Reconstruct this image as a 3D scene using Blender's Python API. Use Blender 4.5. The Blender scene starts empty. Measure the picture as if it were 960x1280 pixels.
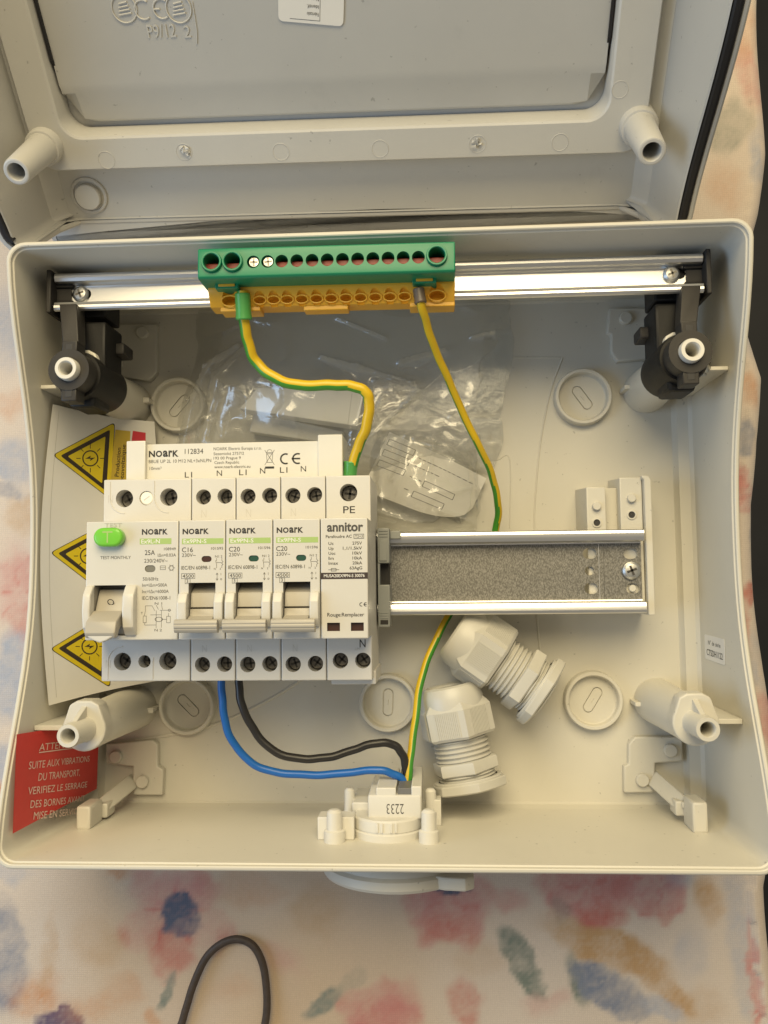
import bpy, bmesh, math, random
import numpy as np
from mathutils import Matrix, Vector
from math import sin, cos, pi, radians, sqrt

random.seed(7)
SC = bpy.context.scene
COL = SC.collection
MM = 0.001                        # everything below is written in millimetres

# ---------------------------------------------------------------- camera
CAM_ROT = (7.410e-02, 5.920e-02, -1.100e-02)
CAM_POS = (133.286, -22.656, 418.314)
FPX = 1100.0                      # focal length for a 960 x 1280 frame

def rot(rx, ry, rz):
    cx, sx, cy, sy, cz, sz = cos(rx), sin(rx), cos(ry), sin(ry), cos(rz), sin(rz)
    X = np.array([[1, 0, 0], [0, cx, -sx], [0, sx, cx]])
    Y = np.array([[cy, 0, sy], [0, 1, 0], [-sy, 0, cy]])
    Z = np.array([[cz, -sz, 0], [sz, cz, 0], [0, 0, 1]])
    return Z @ Y @ X
CR = rot(*CAM_ROT)
CC = np.array(CAM_POS)
cam_d = bpy.data.cameras.new("camera")
cam = bpy.data.objects.new("camera", cam_d)
COL.objects.link(cam)
cam_d.sensor_fit = 'VERTICAL'
cam_d.sensor_height = 36.0
cam_d.lens = FPX / 1280.0 * 36.0
cam_d.clip_start = 0.01
cam_d.clip_end = 50.0
m4 = Matrix.Identity(4)
for i in range(3):
    for j in range(3):
        m4[i][j] = float(CR[i][j])
    m4[i][3] = CAM_POS[i] * MM
cam.matrix_world = m4
SC.camera = cam

# ---------------------------------------------------------------- light
SC.view_settings.view_transform = 'Standard'
SC.view_settings.look = 'None'
SC.view_settings.exposure = 0.0
SC.view_settings.gamma = 1.0
W = bpy.data.worlds.new("World")
SC.world = W
W.use_nodes = True
bg = W.node_tree.nodes["Background"]
bg.inputs[0].default_value = (1.0, 0.92, 0.79, 1)
bg.inputs[1].default_value = 0.25

def area(name, loc, aim, size, power, color):
    d = bpy.data.lights.new(name, 'AREA')
    d.shape = 'DISK'
    d.size = size
    d.energy = power
    d.color = color
    o = bpy.data.objects.new(name, d)
    COL.objects.link(o)
    o.location = Vector(loc) * MM
    o.rotation_euler = (Vector(aim) - Vector(loc)).to_track_quat('-Z', 'Y').to_euler()
    return o
area("ceiling_lamp", (110, 700, 990), (110, 0, 40), 1.0, 19.0, (1.0, 0.83, 0.51))
area("window_light", (-470, -60, 430), (60, 150, 100), 0.45, 2.0, (0.48, 0.70, 1.0))

# ---------------------------------------------------------------- pixel / space helpers
def ray(px, py):
    return CR @ np.array([px - 480.0, 640.0 - py, -FPX])
def P(px, py, z):                  # where the sight line through a photo point meets height z
    d = ray(px, py)
    t = (z - CC[2]) / d[2]
    return Vector((CC + t * d).tolist())
def PX(px, py, x):
    d = ray(px, py)
    t = (x - CC[0]) / d[0]
    return Vector((CC + t * d).tolist())
def PY(px, py, y):
    d = ray(px, py)
    t = (y - CC[1]) / d[1]
    return Vector((CC + t * d).tolist())

def proj(v):
    q = (np.array(v[:]) - CC) @ CR
    return 480 + FPX * q[0] / -q[2], 640 - FPX * q[1] / -q[2]
def on_sheet(f, px, py, s=.4, t=.5):
    """sheet coordinates under a photo point"""
    for _ in range(25):
        e = 1e-3
        a = proj(f(s, t)); u = proj(f(s + e, t)); v = proj(f(s, t + e))
        ux, uy, vx, vy = (u[0] - a[0]) / e, (u[1] - a[1]) / e, (v[0] - a[0]) / e, (v[1] - a[1]) / e
        dx, dy = px - a[0], py - a[1]
        det = ux * vy - vx * uy
        ds, dt = (dx * vy - vx * dy) / det, (ux * dy - dx * uy) / det
        k = min(1.0, .15 / max(1e-9, abs(ds), abs(dt)))
        s, t = s + ds * k, t + dt * k
        if abs(dx) + abs(dy) < .01:
            break
    return s, t
def frame(o, x, y, z=None):
    x = Vector(x).normalized()
    y = Vector(y)
    z = x.cross(y).normalized() if z is None else Vector(z).normalized()
    y = z.cross(x).normalized()
    m = Matrix.Identity(4)
    for i in range(3):
        m[i][0], m[i][1], m[i][2], m[i][3] = x[i], y[i], z[i], o[i]
    return m
def T(x=0, y=0, z=0):
    return Matrix.Translation((x, y, z))
ID = Matrix.Identity(4)

# ---------------------------------------------------------------- materials
def mat(name, color, rough=0.45, metal=0.0, spec=0.5, bump=0.0, bscale=900.0, vary=0.0, vscale=25.0, aniso=None, coat=0.0, sss=0.0):
    m = bpy.data.materials.new(name)
    m.use_nodes = True
    nt = m.node_tree
    N, L = nt.nodes, nt.links
    b = N["Principled BSDF"]
    b.inputs["Base Color"].default_value = (*color, 1)
    b.inputs["Roughness"].default_value = rough
    b.inputs["Metallic"].default_value = metal
    b.inputs["Specular IOR Level"].default_value = spec
    if coat:
        b.inputs["Coat Weight"].default_value = coat
    if sss:
        b.inputs["Subsurface Weight"].default_value = sss
        b.inputs["Subsurface Radius"].default_value = (0.002, 0.0015, 0.001)
    tc = N.new("ShaderNodeTexCoord")
    mp = N.new("ShaderNodeMapping")
    L.new(tc.outputs["Object"], mp.inputs[0])
    if aniso:
        mp.inputs["Scale"].default_value = aniso
    if bump:
        nz = N.new("ShaderNodeTexNoise")
        nz.inputs["Scale"].default_value = bscale
        nz.inputs["Detail"].default_value = 3
        L.new(mp.outputs[0], nz.inputs["Vector"])
        bp = N.new("ShaderNodeBump")
        bp.inputs["Strength"].default_value = bump
        bp.inputs["Distance"].default_value = 0.0003
        L.new(nz.outputs["Fac"], bp.inputs["Height"])
        L.new(bp.outputs[0], b.inputs["Normal"])
    if vary:
        nz = N.new("ShaderNodeTexNoise")
        nz.inputs["Scale"].default_value = vscale
        nz.inputs["Detail"].default_value = 5
        nz.inputs["Roughness"].default_value = 0.6
        L.new(mp.outputs[0], nz.inputs["Vector"])
        rp = N.new("ShaderNodeMapRange")
        rp.inputs["From Min"].default_value = 0.3
        rp.inputs["From Max"].default_value = 0.7
        rp.inputs["To Min"].default_value = 1 - vary
        rp.inputs["To Max"].default_value = 1 + vary
        L.new(nz.outputs["Fac"], rp.inputs["Value"])
        mx = N.new("ShaderNodeVectorMath")
        mx.operation = 'SCALE'
        mx.inputs[0].default_value = color
        L.new(rp.outputs[0], mx.inputs["Scale"])
        L.new(mx.outputs[0], b.inputs["Base Color"])
        r2 = N.new("ShaderNodeMapRange")
        r2.inputs["To Min"].default_value = max(0.02, rough - 0.09)
        r2.inputs["To Max"].default_value = min(1, rough + 0.09)
        L.new(nz.outputs["Fac"], r2.inputs["Value"])
        L.new(r2.outputs[0], b.inputs["Roughness"])
    return m

def specks(m, base):
    """a little dust and handling dirt on a moulding"""
    N, L = m.node_tree.nodes, m.node_tree.links
    b = N["Principled BSDF"]
    src = b.inputs["Base Color"].links[0].from_socket
    tc = N.new("ShaderNodeTexCoord")
    n1 = N.new("ShaderNodeTexNoise"); n1.inputs["Scale"].default_value = 420; n1.inputs["Detail"].default_value = 2
    n2 = N.new("ShaderNodeTexNoise"); n2.inputs["Scale"].default_value = 45; n2.inputs["Detail"].default_value = 6; n2.inputs["Roughness"].default_value = .7
    mp = N.new("ShaderNodeMapping"); mp.inputs["Scale"].default_value = (1, .22, 1); mp.inputs["Rotation"].default_value = (0, 0, .5)
    L.new(tc.outputs["Object"], n1.inputs["Vector"]); L.new(tc.outputs["Object"], mp.inputs[0]); L.new(mp.outputs[0], n2.inputs["Vector"])
    outs = []
    for n, a, c, k in ((n1, .72, .76, .30), (n2, .62, .78, .07)):
        r = N.new("ShaderNodeMapRange"); r.inputs["From Min"].default_value = a; r.inputs["From Max"].default_value = c
        r.inputs["To Min"].default_value = 1.0; r.inputs["To Max"].default_value = 1.0 - k
        L.new(n.outputs["Fac"], r.inputs["Value"]); outs.append(r)
    mu = N.new("ShaderNodeMath"); mu.operation = 'MULTIPLY'
    L.new(outs[0].outputs[0], mu.inputs[0]); L.new(outs[1].outputs[0], mu.inputs[1])
    sc = N.new("ShaderNodeVectorMath"); sc.operation = 'SCALE'
    L.new(src, sc.inputs[0]); L.new(mu.outputs[0], sc.inputs["Scale"]); L.new(sc.outputs[0], b.inputs["Base Color"])
BEIGE = mat("beige_abs", (0.60, 0.575, 0.50), 0.42, bump=0.10, bscale=1500, vary=0.035, vscale=14)
COVERM = mat("cover_abs", (0.54, 0.53, 0.495), 0.40, bump=0.08, bscale=1500, vary=0.04, vscale=12)
specks(BEIGE, None); specks(COVERM, None)
WHITEB = mat("breaker_white", (0.62, 0.60, 0.545), 0.36, bump=0.10, bscale=2500, vary=0.02, vscale=30)
WHITES = mat("shoulder_white", (0.62, 0.60, 0.55), 0.40, bump=0.12, bscale=2500, vary=0.03, vscale=40)
HANDLE = mat("handle_grey", (0.42, 0.39, 0.33), 0.38, bump=0.05, vary=0.03)
DARKREC = mat("recess_grey", (0.30, 0.28, 0.24), 0.5)
SEAM = mat("seam_dark", (0.10, 0.095, 0.085), 0.7)
INK = mat("black_ink", (0.02, 0.019, 0.018), 0.55)
INKG = mat("grey_ink", (0.06, 0.057, 0.052), 0.55)
FAINT = mat("moulded_mark", (0.50, 0.475, 0.42), 0.45)
WHITEINK = mat("white_ink", (0.78, 0.76, 0.70), 0.5)
LIME = mat("lime_label", (0.36, 0.50, 0.16), 0.5)
GREENBTN = mat("green_button", (0.17, 0.55, 0.045), 0.28, coat=0.3)
SCREWM = mat("zinc_screw", (0.56, 0.56, 0.54), 0.40, metal=1.0, vary=0.12, vscale=300)
SCREWD = mat("dark_screw", (0.17, 0.16, 0.145), 0.35, metal=1.0, vary=0.25, vscale=350)
HOLE = mat("hole_dark", (0.03, 0.028, 0.026), 0.6)
STEEL = mat("rail_steel", (0.74, 0.74, 0.735), 0.33, metal=1.0, vary=0.06, vscale=60, bump=0.05, bscale=400, aniso=(0.05, 1, 1))
BLACKP = mat("black_plastic", (0.010, 0.0095, 0.009), 0.5, spec=0.3, bump=0.1, vary=0.1, vscale=60)
BLACKP2 = mat("charcoal_plastic", (0.030, 0.027, 0.024), 0.5, spec=0.35, bump=0.1, vary=0.1, vscale=60)
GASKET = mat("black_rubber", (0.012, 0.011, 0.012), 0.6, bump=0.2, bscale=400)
TGREEN = mat("terminal_green", (0.008, 0.215, 0.10), 0.36, bump=0.05, vary=0.05)
TYELLOW = mat("terminal_yellow", (0.76, 0.40, 0.03), 0.38, bump=0.05, vary=0.05)
REDBAR = mat("red_copper", (0.36, 0.045, 0.03), 0.42, vary=0.2, vscale=200)
WYEL = mat("wire_yellow", (0.66, 0.44, 0.012), 0.36, bump=0.06, bscale=500, vary=0.05, vscale=90)
WGRN = mat("wire_green", (0.05, 0.26, 0.025), 0.36, bump=0.06, bscale=500, vary=0.05, vscale=90)
FERG = mat("ferrule_green", (0.07, 0.30, 0.07), 0.3)
FERB = mat("ferrule_brown", (0.12, 0.09, 0.065), 0.4)
WBLUE = mat("wire_blue", (0.012, 0.13, 0.46), 0.34, bump=0.06, bscale=500, vary=0.06, vscale=90)
WBLK = mat("wire_black", (0.022, 0.020, 0.019), 0.36, bump=0.06, bscale=500, vary=0.1, vscale=90)
SHEATH = mat("wire_sheath", (0.16, 0.16, 0.16), 0.5)
CORD = mat("cord_brown", (0.06, 0.043, 0.033), 0.6, bump=0.6, bscale=1300, vary=0.2, vscale=400)
GLAND = mat("gland_grey", (0.56, 0.545, 0.49), 0.38, bump=0.05, vary=0.03)
ENDST = mat("endstop_grey", (0.27, 0.28, 0.265), 0.42, bump=0.1, vary=0.05)
PAPER = mat("paper_white", (0.76, 0.74, 0.69), 0.6, bump=0.08, bscale=700, vary=0.02)
TRIY = mat("warning_yellow", (0.72, 0.55, 0.015), 0.45)
TRIB = mat("warning_black", (0.04, 0.028, 0.018), 0.5)
TAGY = mat("tag_yellow", (0.56, 0.40, 0.05), 0.5)
TAGR = mat("tag_red", (0.60, 0.03, 0.05), 0.5)
REDP = mat("red_paper", (0.62, 0.045, 0.04), 0.5, bump=0.15, bscale=500, vary=0.06, vscale=60)
REDT = mat("red_paper_print", (0.80, 0.62, 0.54), 0.55)
BARBLK = mat("label_black", (0.035, 0.022, 0.02), 0.5)
WINRED = mat("window_brown", (0.055, 0.022, 0.016), 0.35)
WINGRN = mat("window_green", (0.02, 0.075, 0.05), 0.3)
WINTAN = mat("window_tan", (0.20, 0.19, 0.155), 0.3)
FLOORM = mat("dark_floor", (0.012, 0.013, 0.015), 0.5, vary=0.5, vscale=6)
WHITEPL = mat("white_plastic", (0.68, 0.66, 0.60), 0.38, bump=0.05, vary=0.02)
WHITECAP = mat("white_screw_cap", (0.86, 0.83, 0.74), 0.35)

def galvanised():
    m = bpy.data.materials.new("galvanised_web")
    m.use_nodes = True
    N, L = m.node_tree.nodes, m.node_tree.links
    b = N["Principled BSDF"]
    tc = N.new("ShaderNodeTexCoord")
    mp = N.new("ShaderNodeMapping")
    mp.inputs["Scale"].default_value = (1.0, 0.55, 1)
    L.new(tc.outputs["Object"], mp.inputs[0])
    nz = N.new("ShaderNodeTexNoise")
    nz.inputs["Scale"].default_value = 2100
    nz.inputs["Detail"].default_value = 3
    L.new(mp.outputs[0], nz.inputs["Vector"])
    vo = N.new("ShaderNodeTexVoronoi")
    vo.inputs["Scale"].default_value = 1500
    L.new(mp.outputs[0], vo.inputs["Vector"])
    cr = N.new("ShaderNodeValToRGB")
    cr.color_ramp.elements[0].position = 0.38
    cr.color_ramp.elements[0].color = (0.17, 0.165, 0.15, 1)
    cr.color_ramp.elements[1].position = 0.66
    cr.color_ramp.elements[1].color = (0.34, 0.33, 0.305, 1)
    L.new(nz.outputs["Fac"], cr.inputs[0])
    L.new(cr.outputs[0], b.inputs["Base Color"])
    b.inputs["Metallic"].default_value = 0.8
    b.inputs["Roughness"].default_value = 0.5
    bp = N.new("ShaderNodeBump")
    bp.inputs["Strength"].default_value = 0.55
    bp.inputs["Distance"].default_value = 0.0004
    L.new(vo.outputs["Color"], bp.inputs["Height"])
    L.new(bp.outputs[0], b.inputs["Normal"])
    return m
GALV = galvanised()

def film(name, gloss=0.10, tint=0.93):
    m = bpy.data.materials.new(name)
    m.use_nodes = True
    N, L = m.node_tree.nodes, m.node_tree.links
    N.remove(N["Principled BSDF"])
    out = N["Material Output"]
    tr = N.new("ShaderNodeBsdfTransparent")
    tr.inputs[0].default_value = (tint, tint, tint * 0.985, 1)
    gl = N.new("ShaderNodeBsdfGlossy")
    gl.inputs["Roughness"].default_value = 0.16
    gl.inputs["Color"].default_value = (0.95, 0.95, 0.95, 1)
    lw = N.new("ShaderNodeLayerWeight")
    lw.inputs[0].default_value = 0.22
    mr = N.new("ShaderNodeMapRange")
    mr.inputs["To Min"].default_value = gloss
    mr.inputs["To Max"].default_value = 0.75
    L.new(lw.outputs["Facing"], mr.inputs["Value"])
    tc = N.new("ShaderNodeTexCoord")
    nz = N.new("ShaderNodeTexNoise")
    nz.inputs["Scale"].default_value = 95
    nz.inputs["Detail"].default_value = 4
    nz.inputs["Distortion"].default_value = 1.4
    L.new(tc.outputs["Object"], nz.inputs["Vector"])
    bp = N.new("ShaderNodeBump")
    bp.inputs["Strength"].default_value = 0.16
    bp.inputs["Distance"].default_value = 0.002
    L.new(nz.outputs["Fac"], bp.inputs["Height"])
    L.new(bp.outputs[0], gl.inputs["Normal"])
    df = N.new("ShaderNodeBsdfDiffuse")
    df.inputs[0].default_value = (0.85, 0.85, 0.83, 1)
    mh = N.new("ShaderNodeMixShader")
    mh.inputs[0].default_value = 0.13
    L.new(tr.outputs[0], mh.inputs[1])
    L.new(df.outputs[0], mh.inputs[2])
    mx = N.new("ShaderNodeMixShader")
    L.new(mr.outputs[0], mx.inputs[0])
    L.new(mh.outputs[0], mx.inputs[1])
    L.new(gl.outputs[0], mx.inputs[2])
    L.new(mx.outputs[0], out.inputs[0])
    return m
FILM = film("clear_film", 0.07, 0.965)

# ---------------------------------------------------------------- mesh builder (millimetres)
class MB:
    def __init__(s):
        s.v, s.f, s.m, s.mats = [], [], [], []
    def mi(s, m):
        if m not in s.mats:
            s.mats.append(m)
        return s.mats.index(m)
    def add(s, vs, fs, m, M=None, ms=None):
        o = len(s.v)
        if M is not None:
            s.v += [tuple(M @ Vector(p)) for p in vs]
        else:
            s.v += [tuple(p) for p in vs]
        k = s.mi(m)
        for i, f in enumerate(fs):
            s.f.append([a + o for a in f])
            s.m.append(k if ms is None else s.mi(ms[i]))
        return s
    def bm(s, b, m, M=None):
        b.verts.ensure_lookup_table()
        b.verts.index_update()
        s.add([v.co for v in b.verts], [[v.index for v in f.verts] for f in b.faces], m, M)
        b.free()
        return s
    def box(s, x0, x1, y0, y1, z0, z1, m, bev=0.0, M=None, seg=2):
        b = bmesh.new()
        bmesh.ops.create_cube(b, size=1)
        for v in b.verts:
            v.co = ((x0 + x1) / 2 + v.co.x * (x1 - x0), (y0 + y1) / 2 + v.co.y * (y1 - y0), (z0 + z1) / 2 + v.co.z * (z1 - z0))
        if bev:
            bmesh.ops.bevel(b, geom=list(b.edges), offset=bev, segments=seg, affect='EDGES', profile=0.5)
        return s.bm(b, m, M)
    def prism(s, poly, z0, z1, m, M=None, bev=0.0, seg=2):
        b = bmesh.new()
        lo = [b.verts.new((p[0], p[1], z0)) for p in poly]
        hi = [b.verts.new((p[0], p[1], z1)) for p in poly]
        n = len(poly)
        b.faces.new(lo[::-1])
        b.faces.new(hi)
        for i in range(n):
            b.faces.new((lo[i], lo[(i + 1) % n], hi[(i + 1) % n], hi[i]))
        bmesh.ops.recalc_face_normals(b, faces=list(b.faces))
        if bev:
            es = [e for e in b.edges if e.is_manifold and e.calc_face_angle(0) > 0.5]
            bmesh.ops.bevel(b, geom=es, offset=bev, segments=seg, affect='EDGES', profile=0.5)
        return s.bm(b, m, M)
    def hull(s, pts, m, bev=0.0):
        b = bmesh.new()
        for p in pts:
            b.verts.new(p)
        r = bmesh.ops.convex_hull(b, input=list(b.verts))
        bmesh.ops.dissolve_limit(b, angle_limit=0.02, verts=list(b.verts), edges=list(b.edges))
        bmesh.ops.recalc_face_normals(b, faces=list(b.faces))
        if bev:
            bmesh.ops.bevel(b, geom=list(b.edges), offset=bev, segments=2, affect='EDGES', profile=0.5)
        return s.bm(b, m)
    def lathe(s, prof, m, M=None, n=32, closed_ends=True, rfun=None, ms=None):
        vs, fs, fm = [], [], []
        for r, h in prof:
            for k in range(n):
                a = 2 * pi * k / n
                rr_ = r * (rfun(a) if rfun else 1)
                vs.append((rr_ * cos(a), rr_ * sin(a), h))
        for i in range(len(prof) - 1):
            for k in range(n):
                a, b = i * n + k, i * n + (k + 1) % n
                fs.append((a, b, b + n, a + n))
                fm.append(ms[i] if ms else m)
        if closed_ends:
            fs.append(tuple(range(n))[::-1])
            fm.append(ms[0] if ms else m)
            fs.append(tuple((len(prof) - 1) * n + k for k in range(n)))
            fm.append(ms[-1] if ms else m)
        return s.add(vs, fs, m, M, fm)
    def tube(s, pts, r, m, n=14, mfun=None, cap=True, up=(0, 0, 1)):
        pts = [Vector(p) for p in pts]
        vs, fs, ms = [], [], []
        L_ = 0.0
        tot = sum((pts[i + 1] - pts[i]).length for i in range(len(pts) - 1))
        for i, p in enumerate(pts):
            t = (pts[min(i + 1, len(pts) - 1)] - pts[max(i - 1, 0)]).normalized()
            S = Vector(up).cross(t)
            if S.length < 1e-4:
                S = Vector((1, 0, 0)).cross(t)
            S.normalize()
            U = t.cross(S)
            rad = r(i / (len(pts) - 1)) if callable(r) else r
            for k in range(n):
                a = 2 * pi * k / n
                vs.append(p + (S * cos(a) + U * sin(a)) * rad)
            if i:
                L_ += (p - pts[i - 1]).length
                for k in range(n):
                    a, b = (i - 1) * n + k, (i - 1) * n + (k + 1) % n
                    fs.append((a, b, b + n, a + n))
                    ms.append(mfun(2 * pi * (k + .5) / n, L_ / tot) if mfun else m)
        if cap:
            fs.append(tuple(range(n))[::-1]); ms.append(m)
            fs.append(tuple((len(pts) - 1) * n + k for k in range(n))); ms.append(m)
        return s.add(vs, fs, m, None, ms)
    def loft(s, rows, m, cap0=True, cap1=True, ms=None, M=None):
        n = len(rows[0])
        vs = [p for r in rows for p in r]
        fs, fm = [], []
        for i in range(len(rows) - 1):
            for k in range(n):
                a, b = i * n + k, i * n + (k + 1) % n
                fs.append((a, b, b + n, a + n)); fm.append(ms[i] if ms else m)
        if cap0:
            fs.append(tuple(range(n))[::-1]); fm.append(m)
        if cap1:
            fs.append(tuple((len(rows) - 1) * n + k for k in range(n))); fm.append(ms[-1] if ms else m)
        return s.add(vs, fs, m, M, fm)
    def grid(s, fn, nu, nv, m, M=None):
        vs = [fn(i / nu, j / nv) for j in range(nv + 1) for i in range(nu + 1)]
        fs = [(j * (nu + 1) + i, j * (nu + 1) + i + 1, (j + 1) * (nu + 1) + i + 1, (j + 1) * (nu + 1) + i) for j in range(nv) for i in range(nu)]
        return s.add(vs, fs, m, M)
    # flat marks: local xy plane of M at height z
    def stroke(s, pts, w, z, m, M=None, closed=False):
        pts = [Vector((p[0], p[1])) for p in pts]
        segs = list(zip(pts, pts[1:])) + ([(pts[-1], pts[0])] if closed else [])
        for k, (a, b) in enumerate(segs):
            d = b - a
            if d.length < 1e-6:
                continue
            d.normalize()
            nrm = Vector((-d.y, d.x)) * w / 2
            e = d * w * 0.3
            zz = z + 0.003 * (k % 2)
            s.add([(*(a - e - nrm), zz), (*(b + e - nrm), zz), (*(b + e + nrm), zz), (*(a - e + nrm), zz)], [(0, 1, 2, 3)], m, M)
        return s
    def poly(s, pts, z, m, M=None):
        return s.add([(p[0], p[1], z) for p in pts], [tuple(range(len(pts)))], m, M)
    def ring(s, cx, cy, r0, r1, z, m, M=None, a0=0.0, a1=2 * pi, n=28, sx=1.0):
        vs, fs = [], []
        for k in range(n + 1):
            a = a0 + (a1 - a0) * k / n
            vs += [(cx + r0 * cos(a) * sx, cy + r0 * sin(a), z), (cx + r1 * cos(a) * sx, cy + r1 * sin(a), z)]
        for k in range(n):
            fs.append((2 * k, 2 * k + 1, 2 * k + 3, 2 * k + 2))
        return s.add(vs, fs, m, M)
    def text(s, st, x, y, h, m, M=None, z=0.06, w=None, bold=0.0, align='L', depth=0.0, mapf=None):
        vs, fs, x0, x1 = glyphs(st, bold)
        k = h / CAPH
        kx = k if w is None else w / max(1e-6, (x1 - x0))
        ww = (x1 - x0) * kx
        ox = {'L': 0, 'C': -ww / 2, 'R': -ww}[align]
        pts = [((p[0] - x0) * kx + ox + x, p[1] * k + y, z) for p in vs]
        if mapf:
            pts = [mapf(p[0], p[1]) for p in pts]
        if depth:
            return s._raise(pts, fs, depth, m, M)
        return s.add(pts, fs, m, M)
    def _raise(s, pts, fs, depth, m, M):
        b = bmesh.new()
        vv = [b.verts.new(p) for p in pts]
        for f in fs:
            try:
                b.faces.new([vv[i] for i in f])
            except ValueError:
                pass
        bmesh.ops.remove_doubles(b, verts=list(b.verts), dist=1e-4)
        r = bmesh.ops.extrude_face_region(b, geom=list(b.faces))
        for v in r['geom']:
            if isinstance(v, bmesh.types.BMVert):
                v.co.z += depth
        return s.bm(b, m, M)
    def build(s, name, parent=None, origin=None, sharp=21):
        me = bpy.data.meshes.new(name)
        o = Vector(origin) if origin is not None else (Vector(parent.get("_o", (0, 0, 0))) if parent is not None else Vector((0, 0, 0)))
        me.from_pydata([((p[0] - o.x) * MM, (p[1] - o.y) * MM, (p[2] - o.z) * MM) for p in s.v], [], s.f)
        for m in s.mats:
            me.materials.append(m)
        me.polygons.foreach_set("material_index", s.m)
        me.polygons.foreach_set("use_smooth", [True] * len(s.f))
        me.update()
        if sharp:
            me.set_sharp_from_angle(angle=radians(sharp))
        ob = bpy.data.objects.new(name, me)
        COL.objects.link(ob)
        if parent is not None:
            ob.parent = parent
            ob["_o"] = tuple(o)
        elif origin is not None:
            ob.location = o * MM
            ob["_o"] = tuple(o)
        return ob

_G = {}
def glyphs(st, bold=0.0):
    key = (st, bold)
    if key in _G:
        return _G[key]
    c = bpy.data.curves.new("glyphs", 'FONT')
    c.body = st
    c.resolution_u = 3
    c.offset = bold
    o = bpy.data.objects.new("glyphs", c)
    COL.objects.link(o)
    dg = bpy.context.evaluated_depsgraph_get()
    dg.update()
    me = o.evaluated_get(dg).to_mesh()
    vs = [tuple(v.co) for v in me.vertices]
    fs = [tuple(p.vertices) for p in me.polygons]
    o.evaluated_get(dg).to_mesh_clear()
    bpy.data.objects.remove(o)
    bpy.data.curves.remove(c)
    xs = [v[0] for v in vs] or [0, 1]
    _G[key] = (vs, fs, min(xs), max(xs))
    return _G[key]
CAPH = 1.0
CAPH = max(v[1] for v in glyphs("H")[0])
XH = max(v[1] for v in glyphs("x")[0])

def cut(mb, cutters):
    """mb minus every cutter (real openings)"""
    a = mb.build("cut_a")
    tmp = []
    for c in cutters:
        o = c.build("cut_b")
        tmp.append(o)
        md = a.modifiers.new("d", 'BOOLEAN')
        md.operation = 'DIFFERENCE'
        md.solver = 'EXACT'
        md.object = o
        md.material_mode = 'TRANSFER'
    dg = bpy.context.evaluated_depsgraph_get()
    dg.update()
    me = a.evaluated_get(dg).to_mesh()
    out = MB()
    mats = [bpy.data.materials[m.name] for m in me.materials]
    vs = [tuple(v.co / MM) for v in me.vertices]
    fs = [tuple(p.vertices) for p in me.polygons]
    ms = [mats[p.material_index] if mats else mb.mats[0] for p in me.polygons]
    out.add(vs, fs, mb.mats[0], None, ms)
    a.evaluated_get(dg).to_mesh_clear()
    for o in tmp + [a]:
        d = o.data
        bpy.data.objects.remove(o)
        bpy.data.meshes.remove(d)
    return out

def thing(name, label, cat, loc=(0, 0, 0), group=None, kind=None):
    o = bpy.data.objects.new(name, None)
    o.empty_display_size = 0.01
    COL.objects.link(o)
    o.location = Vector(loc) * MM
    o["_o"] = tuple(loc)
    return tag(o, label, cat, group, kind)
def tag(o, label=None, cat=None, group=None, kind=None):
    if label: o["label"] = label
    if cat: o["category"] = cat
    if group: o["group"] = group
    if kind: o["kind"] = kind
    return o

def rrect(x0, x1, y0, y1, r, n=5, m=1):
    """rounded rectangle, counter-clockwise, m pieces on each straight side"""
    out = []
    cs = [(x1 - r, y0 + r, -pi / 2), (x1 - r, y1 - r, 0), (x0 + r, y1 - r, pi / 2), (x0 + r, y0 + r, pi)]
    arcs = [[(cx + r * cos(a0 + pi / 2 * k / n), cy + r * sin(a0 + pi / 2 * k / n)) for k in range(n + 1)] for cx, cy, a0 in cs]
    for i in range(4):
        out += arcs[i]
        a, b = arcs[i][-1], arcs[(i + 1) % 4][0]
        for k in range(1, m):
            out.append((a[0] + (b[0] - a[0]) * k / m, a[1] + (b[1] - a[1]) * k / m))
    return out
def circle(cx, cy, r, n=24, sx=1.0, sy=1.0):
    return [(cx + r * sx * cos(2 * pi * k / n), cy + r * sy * sin(2 * pi * k / n)) for k in range(n)]
def slot(cx, cy, w, h, n=8):
    r = h / 2
    a = [(cx + w / 2 - r + r * cos(-pi / 2 + pi * k / n), cy + r * sin(-pi / 2 + pi * k / n)) for k in range(n + 1)]
    b = [(cx - w / 2 + r + r * cos(pi / 2 + pi * k / n), cy + r * sin(pi / 2 + pi * k / n)) for k in range(n + 1)]
    return a + b
def smooth(pts, k=8):
    pts = [Vector(p) for p in pts]
    q = [pts[0] * 2 - pts[1]] + pts + [pts[-1] * 2 - pts[-2]]
    out = []
    for i in range(1, len(q) - 2):
        for j in range(k):
            t = j / k
            a, b, c, d = q[i - 1], q[i], q[i + 1], q[i + 2]
            out.append(0.5 * ((2 * b) + (c - a) * t + (2 * a - 5 * b + 4 * c - d) * t * t + (3 * b - a - 3 * c + d) * t ** 3))
    out.append(pts[-1])
    return out

def pan_screw(mb, M, r=3.3, h=2.0, m=None):
    m = m or SCREWM
    mb.lathe([(r, 0), (r, h * .35), (r * .92, h * .62), (r * .7, h * .86), (r * .35, h * .98), (0.02, h)], m, M, 24)
    for a in (0.35, 0.35 + pi / 2):
        mb.box(-r * .52, r * .52, -r * .12, r * .12, h * .72, h * 1.015, SCREWD, 0, M @ Matrix.Rotation(a, 4, 'Z'))
    return mb

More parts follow.
